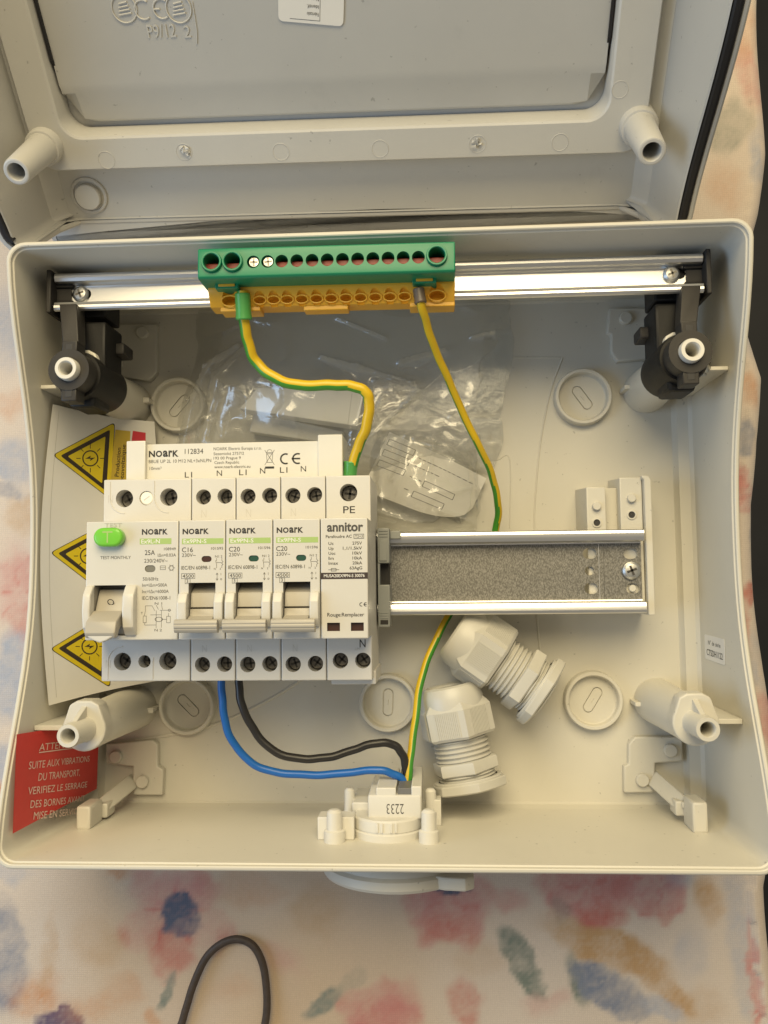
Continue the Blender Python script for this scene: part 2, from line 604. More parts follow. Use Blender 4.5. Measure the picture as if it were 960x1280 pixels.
# numpy noise -------------------------------------------------------------
def vnoise(x, y, seed):
    xi, yi = np.floor(x).astype(np.int64), np.floor(y).astype(np.int64)
    xf, yf = x - xi, y - yi
    def h(a, b):
        n = (a * 374761393 + b * 668265263 + seed * 974634777) & 0xffffffff
        n = ((n ^ (n >> 13)) * 1274126177) & 0xffffffff
        return ((n ^ (n >> 16)) & 0xffff) / 65535.0
    u, v = xf * xf * (3 - 2 * xf), yf * yf * (3 - 2 * yf)
    return (h(xi, yi) * (1 - u) + h(xi + 1, yi) * u) * (1 - v) + (h(xi, yi + 1) * (1 - u) + h(xi + 1, yi + 1) * u) * v
def fbm(x, y, seed, o=4):
    s, a, t = 0, 0.5, 0
    for k in range(o):
        s = s + a * vnoise(x * 2 ** k, y * 2 ** k, seed + k)
        t += a
        a *= 0.5
    return s / t

# ================================================================ SETTING
fl = MB()
fl.add([(-3000, -3000, -720), (3000, -3000, -720), (3000, 3000, -720), (-3000, 3000, -720)], [(0, 1, 2, 3)], FLOORM)
tag(fl.build("floor"), None, None, None, "structure")

# ---- tablecloth: a sheet with a painted flower print, hanging over the table edge on the right
EDGE = [(-420, 268), (-215, 268.5), (-190, 268), (-165, 267.5), (-140, 272), (-110, 272), (-60, 270), (-20, 268), (10, 267), (40, 270), (70, 275), (95, 270), (120, 269), (150, 276), (180, 280), (260, 282), (520, 284)]
def cloth():
    nx, ny = 500, 620
    X = np.linspace(-420, 318, nx + 1)
    Y = np.linspace(-400, 520, ny + 1)
    # rows are cloth coordinates (s along x); the last part of s goes over the edge and down
    s, yy = np.meshgrid(X, Y)
    ex = np.interp(yy, [e[0] for e in EDGE], [e[1] for e in EDGE]) + 14.5 + 1.6 * np.sin(yy * .045)
    rad = 7.0
    over = s - (ex - rad)
    ang = np.clip(over / rad, 0, pi / 2)
    xx = np.where(over > 0, ex - rad + rad * np.sin(ang), s)
    zz = np.where(over > 0, -rad * (1 - np.cos(ang)) - np.clip(over - rad * pi / 2, 0, None) * 4.0, 0.0)
    hang = np.clip(over - rad * pi / 2, 0, None)
    xx = xx + hang * 0.25 * np.sin(yy * 0.05) 
    zz = zz + np.where(over < 0, 1, 0) * ((fbm(s * .012, yy * .012, 5, 3) - .5) * (2.4 + 3.6 * np.clip((-140 - yy) / 40, 0, 1)) - 1.2) 
    # print
    base = np.array([0.55, 0.40, 0.25])
    pale = np.array([0.61, 0.53, 0.46])
    n1 = fbm(s * .013 + 3, yy * .013, 11, 4)[..., None]
    side = np.clip((s - 60) / 160, 0, 1)[..., None] * .8 + np.clip((-25 - s) / 30, 0, 1)[..., None] * .7
    n1 = np.clip(n1 * .8 + side, 0, 1)
    col = base * (1 - n1) + pale * n1
    dx = (fbm(s * .05, yy * .05, 21, 3) - .5) * 12
    dy = (fbm(s * .05 + 9, yy * .05 + 4, 31, 3) - .5) * 12
    dxs = (fbm(s * .16, yy * .16, 22, 4) - .5) * 7
    dys = (fbm(s * .16 + 9, yy * .16 + 4, 32, 4) - .5) * 7
    wash = fbm(s * .10, yy * .10, 41, 4)
    gran = fbm(s * .9, yy * .9, 51, 2)
    def blob(px, py, rx, ry, rotd, c, a, soft=0.13, jit=0.9, dark_edge=0.0, world=None):
        nonlocal col
        w = world or P(px, py, 0)
        k = 1 / 2.63
        u, v = s + dx * jit + dxs - w[0], yy + dy * jit + dys - w[1]
        t = radians(rotd)
        u, v = u * cos(t) + v * sin(t), -u * sin(t) + v * cos(t)
        d = np.sqrt((u / (rx * k)) ** 2 + (v / (ry * k)) ** 2)
        al = np.clip((1 - d) / soft, 0, 1)
        al = al * al * (3 - 2 * al)
        al = a * .95 * al * (0.30 + 1.25 * wash) * (0.7 + 0.6 * gran)
        if dark_edge:
            al = al * (1 + dark_edge * np.exp(-((d - 0.85) / .12) ** 2))
        al = np.clip(al, 0, 1)[..., None]
        col = col * (1 - al) + np.array(c) * al
    PINK, RED, BLUE, NAVY, GRN, ORG, TAN, PALEB, PURP = (0.52, 0.22, 0.20), (0.47, 0.12, 0.09), (0.19, 0.22, 0.30), (0.10, 0.115, 0.165), (0.19, 0.22, 0.19), (0.52, 0.23, 0.09), (0.47, 0.30, 0.155), (0.36, 0.385, 0.46), (0.13, 0.10, 0.17)
    def flower(px, py, R, c, edge, n=5, a0=0.0):
        for k in range(n):
            a = a0 + 2 * pi * k / n
            x, y = px + R * .55 * cos(a), py + R * .55 * sin(a)
            blob(x, y, R * .52, R * .40, -math.degrees(a), c, .46, .45, .5, .7)
            blob(x + R * .30 * cos(a), y + R * .30 * sin(a), R * .20, R * .26, -math.degrees(a), edge, .30, .8, .5)
        for k in range(n):
            a = a0 + 2 * pi * (k + .5) / n
            blob(px + R * .35 * cos(a), py + R * .35 * sin(a), R * .28, R * .05, -math.degrees(a), edge, .5, .6, .4)
    # below the box
    flower(215, 1150, 76, (0.55, 0.30, 0.24), RED, 5, .3); flower(560, 1132, 66, (0.54, 0.29, 0.26), RED, 5, .9)
    flower(735, 1112, 62, (0.54, 0.28, 0.28), RED, 5, .1); flower(818, 1108, 46, (0.52, 0.28, 0.30), RED, 5, .6); flower(472, 1280, 60, (0.55, 0.27, 0.25), RED, 5, 1.2); flower(20, 745, 62, (0.55, 0.32, 0.29), RED, 5, .2); flower(925, 610, 30, (0.5, 0.26, 0.28), RED, 5, 0)
    blob(215, 1120, 70, 62, 0, PINK, .55, .8); blob(215, 1185, 38, 40, 0, RED, .5, .7)
    blob(222, 1145, 30, 30, 20, NAVY, .95, .22, .5); blob(145, 1095, 26, 12, -10, ORG, .55, .6)
    blob(5, 1195, 36, 85, 4, BLUE, .7, .35, .4); blob(40, 1245, 45, 40, 30, ORG, .6, .8)
    blob(60, 1190, 12, 70, -8, TAN, .5, .8); blob(74, 1284, 36, 24, 10, PURP, .95, .25, .5)
    blob(110, 1265, 60, 30, 0, ORG, .4, .9); blob(209, 1243, 8, 26, -25, GRN, .75, .5, .4); blob(188, 1275, 14, 20, 0, ORG, .6, .6)
    blob(290, 1240, 50, 26, 0, ORG, .22, .9); blob(405, 1254, 32, 15, 42, GRN, .85, .35, .3); blob(470, 1272, 55, 38, 0, PINK, .75, .6)
    blob(560, 1135, 62, 46, 0, PINK, .6, .5, .5, .6); blob(555, 1165, 46, 22, 0, RED, .35, .6, .5, .5); blob(566, 1110, 28, 14, 10, NAVY, .95, .3, .4)
    blob(735, 1110, 62, 52, 0, PINK, .75, .4, .7, .6); blob(755, 1150, 34, 22, 0, RED, .55, .5, .6, .5)
    blob(815, 1112, 46, 40, 0, PINK, .7, .4, .7, .6); blob(818, 1140, 24, 18, 0, RED, .5, .5); blob(848, 1096, 34, 24, 20, PALEB, .6, .7)
    blob(700, 1145, 14, 26, 0, GRN, .5, .7); blob(890, 1122, 24, 36, 10, TAN, .6, .6)
    blob(655, 1208, 20, 55, 28, GRN, .9, .3, .4); blob(760, 1188, 98, 28, -20, TAN, .85, .4, .5); blob(835, 1240, 55, 16, -32, TAN, .7, .5, .5)
    blob(725, 1225, 14, 42, 20, GRN, .75, .4, .5); blob(760, 1238, 60, 24, -30, BLUE, .8, .35, .5); blob(790, 1262, 36, 20, -20, BLUE, .8, .4, .5); blob(830, 1262, 30, 16, -10, PALEB, .6, .5)
    blob(500, 1258, 40, 34, 0, PINK, .55, .6); blob(582, 1262, 24, 46, 0, RED, .6, .5)
    blob(930, 1180, 22, 120, 4, PALEB, .55, .6, .2)
    blob(945, 1230, 7, 90, 4, PINK, .75, .5, .2)
    for q in ((300, 1112, 60, 26, 0, ORG, .3), (395, 1135, 50, 40, 10, TAN, .35), (350, 1200, 44, 26, -20, PINK, .25), (120, 1180, 50, 40, 20, TAN, .3), (150, 1240, 40, 26, 0, ORG, .3), (640, 1130, 30, 24, 0, PINK, .45), (690, 1255, 40, 20, 20, PINK, .3), (600, 1200, 40, 26, 0, TAN, .22), (870, 1190, 30, 50, 0, PALEB, .35), (440, 1225, 26, 14, 30, GRN, .35), (260, 1110, 30, 16, 0, PINK, .4), (880, 1260, 40, 26, 0, TAN, .3)):
        blob(*q, soft=.6)
    # left of the box
    blob(18, 575, 32, 42, 30, PALEB, .9, .45); blob(10, 615, 30, 12, 0, BLUE, .7, .4); blob(20, 730, 40, 75, 10, PINK, .5, .7); blob(28, 780, 22, 34, 0, RED, .45, .6)
    blob(10, 850, 44, 70, 0, PALEB, .9, .35); blob(20, 500, 32, 26, 0, ORG, .45, .8); blob(5, 410, 40, 70, 0, PALEB, .6, .6); blob(5, 960, 30, 40, 0, PALEB, .7, .6); blob(-5, 1000, 25, 25, 0, ORG, .6, .6); blob(10, 1085, 50, 20, 0, PALEB, .6, .6)
    # right of the box
    blob(935, 400, 26, 60, 0, PALEB, .6, .6); blob(945, 490, 20, 30, 0, ORG, .6, .6); blob(928, 545, 16, 26, 0, BLUE, .75, .5); blob(920, 600, 16, 40, 0, PINK, .8, .6)
    blob(945, 655, 14, 40, 0, BLUE, .7, .6); blob(940, 740, 16, 26, 0, RED, .75, .5); blob(930, 790, 14, 40, 0, PINK, .6, .7); blob(948, 830, 16, 50, 0, PALEB, .6, .6); blob(955, 900, 22, 34, 0, PINK, .8, .6)
    blob(905, 235, 40, 50, 20, (0.55, 0.36, 0.25), .6, .8); blob(915, 160, 30, 45, -20, GRN, .6, .5); blob(940, 100, 20, 60, 10, PINK, .5, .7); blob(930, 40, 30, 60, 0, (0.52, 0.30, 0.20), .6, .8); blob(948, 190, 12, 60, 0, PALEB, .6, .6)
    rg = np.random.RandomState(3)
    for k in range(60):
        wx, wy = rg.uniform(-400, 290), rg.uniform(-400, 500)
        if -60 < wx < 290 and -215 < wy < 170:
            continue
        c = [PINK, BLUE, GRN, ORG, TAN, PALEB][rg.randint(6)]
        blob(0, 0, rg.uniform(20, 70), rg.uniform(15, 45), rg.uniform(0, 180), c, .7, .5, .6, .4, (wx, wy))
    V = np.stack([xx, yy, zz], -1).reshape(-1, 3)
    idx = np.arange((nx + 1) * (ny + 1)).reshape(ny + 1, nx + 1)
    F = np.stack([idx[:-1, :-1], idx[:-1, 1:], idx[1:, 1:], idx[1:, :-1]], -1).reshape(-1, 4)
    me = bpy.data.meshes.new("tablecloth")
    me.from_pydata((V * MM).tolist(), [], F.tolist())
    at = me.color_attributes.new("print", 'FLOAT_COLOR', 'POINT')
    c4 = np.concatenate([col.reshape(-1, 3), np.ones((V.shape[0], 1))], 1).astype(np.float32)
    at.data.foreach_set("color", c4.ravel())
    me.polygons.foreach_set("use_smooth", [True] * len(me.polygons))
    m = bpy.data.materials.new("printed_cotton")
    m.use_nodes = True
    N, L = m.node_tree.nodes, m.node_tree.links
    b = N["Principled BSDF"]
    b.inputs["Roughness"].default_value = 0.82
    b.inputs["Specular IOR Level"].default_value = 0.25
    b.inputs["Sheen Weight"].default_value = 0.15
    a = N.new("ShaderNodeAttribute")
    a.attribute_name = "print"
    tc = N.new("ShaderNodeTexCoord")
    waves = []
    for ax in ('X', 'Y'):
        w = N.new("ShaderNodeTexWave")
        w.bands_direction = ax
        w.inputs["Scale"].default_value = 330
        w.inputs["Distortion"].default_value = 3.2
        w.inputs["Detail"].default_value = 2
        w.inputs["Detail Scale"].default_value = 1.5
        L.new(tc.outputs["Object"], w.inputs["Vector"])
        waves.append(w)
    mul = N.new("ShaderNodeMath")
    mul.operation = 'MULTIPLY'
    L.new(waves[0].outputs["Fac"], mul.inputs[0])
    L.new(waves[1].outputs["Fac"], mul.inputs[1])
    nz = N.new("ShaderNodeTexNoise")
    nz.inputs["Scale"].default_value = 900
    L.new(tc.outputs["Object"], nz.inputs["Vector"])
    add = N.new("ShaderNodeMath")
    L.new(mul.outputs[0], add.inputs[0])
    L.new(nz.outputs["Fac"], add.inputs[1])
    mr = N.new("ShaderNodeMapRange")
    mr.inputs["From Min"].default_value = 0.3
    mr.inputs["From Max"].default_value = 1.4
    mr.inputs["To Min"].default_value = 0.92
    mr.inputs["To Max"].default_value = 1.07
    L.new(add.outputs[0], mr.inputs["Value"])
    sc = N.new("ShaderNodeVectorMath")
    sc.operation = 'SCALE'
    L.new(a.outputs["Color"], sc.inputs[0])
    L.new(mr.outputs[0], sc.inputs["Scale"])
    L.new(sc.outputs[0], b.inputs["Base Color"])
    bp = N.new("ShaderNodeBump")
    bp.inputs["Strength"].default_value = 0.28
    bp.inputs["Distance"].default_value = 0.0003
    L.new(add.outputs[0], bp.inputs["Height"])
    L.new(bp.outputs[0], b.inputs["Normal"])
    me.materials.append(m)
    o = bpy.data.objects.new("tablecloth", me)
    COL.objects.link(o)
    tag(o, "cream cotton cloth printed with blurry watercolour flowers, spread under the box", "tablecloth")
cloth()

# ================================================================ ENCLOSURE BASE
BX0, BX1, BY0, BY1 = -33.0, 253.5, -129.0, 110.0
FZ = 8.0                                        # inside floor
YC, YH = (BY0 + BY1) / 2, (BY1 - BY0) / 2
def rim(x, y):
    t = min(1.0, abs((y - YC) / YH))
    dip = 0.5 + 0.5 * cos(pi * t ** 1.25)
    top = 92.5 if y > 0 else 92.0
    return 92.2 - (25 if x < 110 else 28.5) * dip
enc = thing("enclosure_box", "open beige plastic electrical box base with high walls, lying on the flowered cloth", "electrical box", (110, -10, 0))

def box_rows():
    def row(dx, dy, zf):
        r = max(7.5 - max(dx, dy) * .7, 2.0)
        return [(x, y, zf(x, y)) for x, y in rrect(BX0 + dx, BX1 - dx, BY0 + dy, BY1 - dy, r, 6, 28)]
    return [row(5, 5, lambda x, y: 0.6), row(1.2, 1.2, lambda x, y: 1.4), row(0, 0, lambda x, y: 5), row(0, 0, lambda x, y: rim(x, y) - 1.0), row(.35, .35, lambda x, y: rim(x, y) - .25),
            row(.8, .8, rim), row(1.5, 1.5, rim), row(1.9, 1.9, lambda x, y: rim(x, y) - .3), row(2.05, 2.05, lambda x, y: rim(x, y) - 1.6), row(2.6, 2.6, lambda x, y: rim(x, y) - 1.9), row(2.75, 2.75, lambda x, y: rim(x, y) - 2.6),
            row(3.0, 3.0, lambda x, y: 15.0), row(4.5, 3.2, lambda x, y: 13.5), row(9.0, 3.4, lambda x, y: 12.2), row(9.8, 3.8, lambda x, y: 9.2), row(10.6, 4.6, lambda x, y: FZ)]
sh = MB()
sh.loft(box_rows(), BEIGE)
# moulded lines on the floor
def ridge(pts, r=0.45, m=BEIGE):
    sh.tube(smooth([(*P(a, b, FZ)[:2], FZ - .05) for a, b in pts], 6), r, m, 8)
ridge([(703, 447), (688, 490), (676, 550), (670, 610), (668, 660), (672, 780), (680, 860)])
ridge([(70, 925), (140, 927), (205, 920), (270, 905), (330, 878), (378, 848), (410, 815)], .8)
ridge([(642, 447), (700, 447)], .35)
ridge([(622, 575), (637, 575), (637, 660)], .3); ridge([(606, 575), (622, 575)], .3)
ridge([(668, 760), (672, 782)], .3)
# long ribs in the wall corners
sh.build("shell", enc)

def knockout(px, py, turn):
    M = T(*P(px, py, FZ + 1.5)[:2], FZ)
    b = MB()
    b.lathe([(13.3, -.5), (13.0, 4.6), (12.6, 5.2), (11.5, 5.2), (11.1, 4.6), (10.8, 1.3), (10.4, .9)], BEIGE, M, 64, False)
    R_ = M @ Matrix.Rotation(radians(turn), 4, 'Z')
    n = 31
    so, si_ = slot(0, 0, 12.6, 4.9, n), slot(0, 0, 11.7, 4.0, n)
    m_ = len(so)
    ci = [(10.45 * cos(-pi / 2 + 2 * pi * (k + .5) / m_), 10.45 * sin(-pi / 2 + 2 * pi * (k + .5) / m_)) for k in range(m_)]
    row = lambda pts, z: [(p[0], p[1], z) for p in pts]
    b.loft([row(ci, .9), row(so, .9), row(so, .1), row(si_, .1), row(si_, .9)], BEIGE, False, True, None, R_)
    b.tube([R_ @ Vector(p) for p in ((-1.2, 0, .92), (1.2, 0, .92))], .25, BEIGE, 6)
    b.build("knockout", enc)
for a in ((728, 497, -55), (741, 875, 58), (485, 878, 88), (235, 882, -45), (224, 507, 50)):
    knockout(*a)

POSTS = {}
for nm, tip, sx, top in (("bl", (85, 920), -1, False), ("br", (885, 912), 1, False), ("tr", (866, 437), 1, True), ("tl", (82, 460), -1, True)):
    c = P(*tip, 84)
    POSTS[nm] = (c.x, c.y)
    M = T(c.x, c.y, 0)
    b = MB()
    b.lathe([(10.2, FZ - 1), (9.4, 30), (8.6, 66), (8.2, 67.5)], BEIGE if not top else BEIGE, M, 36)
    # collar with its key lobe
    prof = [(8.9 * cos(a), 8.9 * sin(a)) for a in [radians(v) for v in range(150, 391, 15)]]
    prof = prof + [(6.0, 9.6), (3.0, 11.2), (-3.0, 11.2), (-6.0, 9.6)]
    b.prism(prof, 60, 69, BEIGE, M, .8)
    WR = WHITEPL if top else BEIGE
    if not top:
        b.hull([M @ Vector(p) for p in ((-1.2, 3, 68), (1.2, 3, 68), (-1.2, 9.5, 68), (1.2, 9.5, 68), (-1.0, 3, 82), (1.0, 3, 82))], BEIGE, .3)
    b.lathe([(5.6, 68), (4.75, 70.5), (4.6, 83), (4.3, 84.2), (3.0, 84.2), (2.6, 83.4), (2.3, 79), (2.1, 66), (0.05, 66)], WR, M, 36, False, None, None)
    # web to the side wall
    wall = (BX1 - 3 if sx > 0 else BX0 + 3)
    b.box(min(c.x + sx * 7, wall), max(c.x + sx * 7, wall), c.y - 1.0, c.y + 1.0, FZ, 66, BEIGE, .3) if not top else b.box(min(c.x + sx * 7, wall), max(c.x + sx * 7, wall), c.y - 4.0, c.y - 2.4, FZ, 66, BEIGE, .3)
    b.box(c.x - sx * 12, c.x - sx * 6, c.y - .9, c.y + .9, FZ, 20, BEIGE, .3)
    b.build("screw_post", enc)

def bracket(plate, pegs, arm=None, pillar=None):
    b = MB()
    b.prism([tuple(P(x, y, FZ + 4)[:2]) for x, y in plate], FZ - .5, FZ + 4, BEIGE, None, .7)
    for x, y in pegs:
        b.lathe([(2.9, 0), (2.9, 2.0), (2.5, 2.5), (0.05, 2.5)], BEIGE, T(*P(x, y, FZ + 5)[:2], FZ + 4 - .05), 24, False)
    if arm:
        (a0, a1, wa) = arm
        A, B = P(*a0, FZ + 5), P(*a1, 36)
        d = (B - A); d.z = 0; d.normalize()
        n = Vector((-d.y, d.x, 0)) * wa
        dn = Vector((0, 0, -5))
        b.hull([A - n + dn, A + n + dn, A - n, A + n, B - n, B + n, B - n + dn * 2.0, B + n + dn * 2.0], BEIGE, .7)
    if pillar:
        px, py0, w, sx = pillar                       # a finger running to the lower wall at the arm's end
        F0 = P(px, py0, 50)
        b.box(F0.x - w, F0.x + w, BY0 + 2.6, F0.y, 36, 50, BEIGE, 1.1)
        C1 = P(*arm[1], 36)
        b.box(C1.x - 2.4, C1.x + 2.4, C1.y - 5.2, C1.y + 1.0, 27, 36.5, BEIGE, .8)
        b.box(min(C1.x, F0.x), max(C1.x, F0.x), C1.y - 1.6, C1.y + .8, 28, 38, BEIGE, .5)
    b.build("bracket", enc)
bracket([(780, 958), (786, 955), (786, 930), (794, 921), (853, 921), (853, 952), (819, 954), (818, 991), (780, 991)], [(838, 938), (803, 975)], ((815, 972), (851, 1004), 3.4), (875, 1003, 3.1, 1))
bracket([(204, 962), (197, 958), (197, 930), (190, 925), (132, 930), (132, 955), (166, 958), (166, 994), (203, 994)], [(145, 946), (178, 977)], ((166, 976), (128, 1007), 3.4), (104, 1008, 3.1, -1))
bracket([(762, 385), (822, 385), (822, 448), (772, 452), (764, 440), (764, 418), (759, 416)], [(782, 398), (818, 433)])
bracket([(196, 405), (140, 405), (140, 470), (186, 476), (196, 466)], [(178, 416), (146, 455)])

# rail support block on the right
b = MB()
ZT = 29.2
def pxz(x, y, z=ZT):
    p = P(x, y, z); return (p.x, p.y)
x0a, x0b = P(735, 690, ZT).x, P(759, 690, ZT).x
x1a, x1b = P(777, 690, ZT).x, P(805, 690, ZT).x
ytop, ybot = P(770, 597, ZT).y, P(770, 766, ZT).y
b.hull([Vector(p) for p in ((x0a - 1.5, ytop - 3, FZ - .3), (x0b + 1, ytop - 3, FZ - .3), (x0a - 1.5, ybot, FZ - .3), (x0b + 1, ybot, FZ - .3), (x0a, ytop - 4, ZT), (x0b, ytop - 4, ZT), (x0a, ybot + 1, ZT), (x0b, ybot + 1, ZT))], BEIGE, .5)
b.hull([Vector(p) for p in ((x1a - 1, ytop + 1, FZ - .3), (x1b + 1, ytop + 1, FZ - .3), (x1a - 1, ybot, FZ - .3), (x1b + 1, ybot, FZ - .3), (x1a, ytop, ZT), (x1b, ytop, ZT), (x1a, ybot + 1, ZT), (x1b, ybot + 1, ZT))], BEIGE, .5)
b.box(x0b - 1, x1a + 1, ybot + 1, ytop - 4, FZ - .3, ZT - 6, BEIGE, .4)
# raised end cheek, cream, with a rounded corner
b.prism([(x1b + .2, ybot - 1.0), (x1b + 3.2, ybot - 1.0), (x1b + 3.2, ytop - 1.5), (x1b + 2.2, ytop + .2), (x1b - .6, ytop + .4), (x1b - .6, ytop - .8), (x1b + .2, ytop - 1.4)], FZ - .3, ZT + 3.5, BEIGE, None, .4)
for xx in ((x0a + x0b) / 2, (x1a + x1b) / 2):
    yk = (P(740, 633, ZT).y if xx < x1a else P(787, 623, ZT).y)
    b.lathe([(1.9, 0), (1.9, 1.6), (1.6, 2.0), (.05, 2.0)], BEIGE, T(xx, yk, ZT - .05), 20, False)
    yh = yk - 7.2
    b.lathe([(2.1, -.02), (2.1, .5), (1.5, .55), (1.45, -.0), (.05, -.0)], BEIGE, T(xx, yh, ZT), 20, False)
    b.lathe([(1.42, .06), (.05, .06)], HOLE, T(xx, yh, ZT), 18, False)
b.build("rail_support", enc)

# round flange outside the lower wall
b = MB()
cx_, cz_ = PY(490, 1105, BY0 - 8).x, 44.0
MY = frame((cx_, BY0 - .2, cz_), (1, 0, 0), (0, 0, 1), (0, -1, 0))     # local z points out of the lower wall (-y)
b.lathe([(28.5, -.2), (28.5, 8.5), (30.2, 9.5), (30.4, 12.6), (29.6, 13.8), (28, 14.4), (22, 15), (.05, 15)], BEIGE, MY, 64, False)
ear = PY(578, 1096, BY0 - 10)
b.prism([(ear.x - cx_ - 16, 2), (ear.x - cx_ + 1, 13), (ear.x - cx_ + 4.5, 18), (ear.x - cx_ + 4.5, 24), (ear.x - cx_ + 1, 27), (ear.x - cx_ - 7, 26), (ear.x - cx_ - 20, 20)], 8.6, 13.6, BEIGE, MY, .8)
fo = b.build("outer_flange", enc)
b = MB()
pan_screw(b, MY @ T(ear.x - cx_ - .5, 21, 13.6), 2.6, 1.2, SCREWD)
b.build("screw", fo)

# sticker inside the right wall
XW = BX1 - 2.95
b = MB()
A0, A1, A2 = PX(882, 793, XW), PX(905, 799, XW), PX(882, 823, XW)
ex_ = (A1 - A0); ex_.x = 0
ey_ = (A0 - A2); ey_.x = 0
SW, SH = ex_.length + 2, ey_.length
MS = frame((XW - .12, A2.y, A2.z), ex_, ey_)
b.prism(rrect(0, SW, 0, SH, 1.0, 4), -.1, .05, PAPER, MS)
b.text("N\u00b0 de s\u00e9rie", SW / 2, SH * .62, SH * .17, INKG, MS, .1, SW * .62, 0, 'C')
b.text("CTSDH1122", SW / 2, SH * .18, SH * .24, INK, MS, .1, SW * .8, 0.008, 'C')
b.build("serial_sticker", enc)

# ================================================================ COVER
n_ = Vector((-0.02869, -sin(radians(44)), cos(radians(44)))).normalized()
LA, LB = Vector((-32.7, 141.6, 85.2)), Vector((217.3, 137.0, 90.8))
lx = (LB - LA); lx = (lx - n_ * lx.dot(n_)).normalized()
lu = n_.cross(lx)
LMID = (LA + LB) / 2
LM = frame(LMID, lx, lu, n_)
LI = LM.inverted()
def LP(px, py, t):                # where a sight line meets the cover's own plane t
    d = Vector(ray(px, py).tolist())
    o = LI @ Vector(CC.tolist())
    dl = LI.to_3x3() @ d
    k = (t - o.z) / dl.z
    return (o.x + dl.x * k, o.y + dl.y * k)
cov = thing("enclosure_cover", "beige box cover leaning open behind the box, inside face towards the viewer", "box cover", tuple(LMID))
HX, W0, W1 = 146.0, -38.0, 192.0
def crim(w):
    t = min(1.0, abs((w - (W0 + W1) / 2) / ((W1 - W0) / 2)))
    return -9 + 27 * (0.5 + 0.5 * cos(pi * t ** 1.15))
def crimx(x, w):
    """rim height; the lower wall is cut down between its corners"""
    k = min(1.0, max(0.0, (W0 + 9.0 - w) / 6.0)) * min(1.0, max(0.0, (HX - 10 - abs(x)) / 8.0))
    return crim(w) * (1 - k) + (-42.5) * k
def crow(dx, dy, zf, r=None):
    r = max(9.0 - max(dx, dy) * .7, 2.5)
    return [(x, w, zf(x, w)) for x, w in rrect(-HX + dx, HX - dx, W0 + dy, W1 - dy, r, 6, 40)]
TF = -46.0
b = MB()
b.loft([crow(8, 8, lambda x, w: TF - 3), crow(3, 3, lambda x, w: TF - 2), crow(.5, .5, lambda x, w: TF + 1), crow(0, 0, lambda x, w: crimx(x, w) - 2), crow(-.8, -.8, lambda x, w: crimx(x, w) - 1.5), crow(-.8, -.8, lambda x, w: crimx(x, w) - .6), crow(0, 0, lambda x, w: crimx(x, w)), crow(1.2, 1.2, lambda x, w: crimx(x, w)), crow(1.5, 1.5, lambda x, w: crimx(x, w) - 1.0)], COVERM, True, False, None, LM)
b.loft([crow(5.0, 1.6, lambda x, w: crimx(x, w) - 1.0), crow(5.4, 1.8, lambda x, w: crimx(x, w) + .3), crow(6.0, 2.2, lambda x, w: crimx(x, w) - .2), crow(6.4, 2.5, lambda x, w: max(TF + 1.6, crimx(x, w) - 4)), crow(12, 3.2, lambda x, w: TF + (9 if abs(x) > HX - 20 else 1.2)), crow(20, 4.0, lambda x, w: TF + (1.5 if abs(x) > HX - 30 else .6)), crow(24, 5, lambda x, w: TF)], COVERM, False, True, None, LM)
arc = [(-70, 309), (0, 301), (40, 297), (120, 291), (230, 282), (330, 271), (400, 265), (480, 262), (560, 261), (640, 262), (740, 266), (812, 271), (842, 274)]
TPL = -43.0
ap = [LP(x, y, TPL) for x, y in arc]
ap = [(max(-HX + 9, min(HX - 9, p[0])), p[1]) for p in ap]
b.prism(ap + [(ap[-1][0], -12), (ap[0][0], -12)], TF - .4, TPL, COVERM, LM, .3)
b.hull([LM @ Vector((x, w, t)) for x in (-HX + 1.5, HX - 1.5) for w, t in ((-30, TF - .5), (-36, TF - .7), (-59, -57.5), (-59, -59.5), (-30, -51))], COVERM, .4)
cs = b.build("shell", cov)
# round ejector boss in the lower channel
p0 = LP(110, 246, TPL + 2)
MBS = LM @ T(p0[0], p0[1], TPL)
b = MB()
b.lathe([(8.4, -.8), (8.3, .8), (7.8, 1.1), (7.0, 1.1), (6.8, .4), (5.9, .4), (5.8, 2.8), (5.4, 3.2), (.05, 3.2)], COVERM, MBS, 36, False)
b.build("boss", cov)
# gasket, only along the sides and the far edge
b = MB()
b.loft([crow(1.5, 1.5, lambda x, w: crimx(x, w) - 1.2), crow(1.7, 1.7, lambda x, w: crimx(x, w) + .5), crow(2.6, 2.6, lambda x, w: crimx(x, w) + 1.0), crow(4.2, 4.2, lambda x, w: crimx(x, w) + .9), crow(4.9, 4.9, lambda x, w: crimx(x, w) + .3), crow(5.0, 5.0, lambda x, w: crimx(x, w) - 1.2)], GASKET, False, False, None, LM)
keep = [i for i, f in enumerate(b.f) if not all((LI @ Vector(b.v[v])).y < W0 + 7 for v in f)]
b.f, b.m = [b.f[i] for i in keep], [b.m[i] for i in keep]
b.build("gasket", cov)
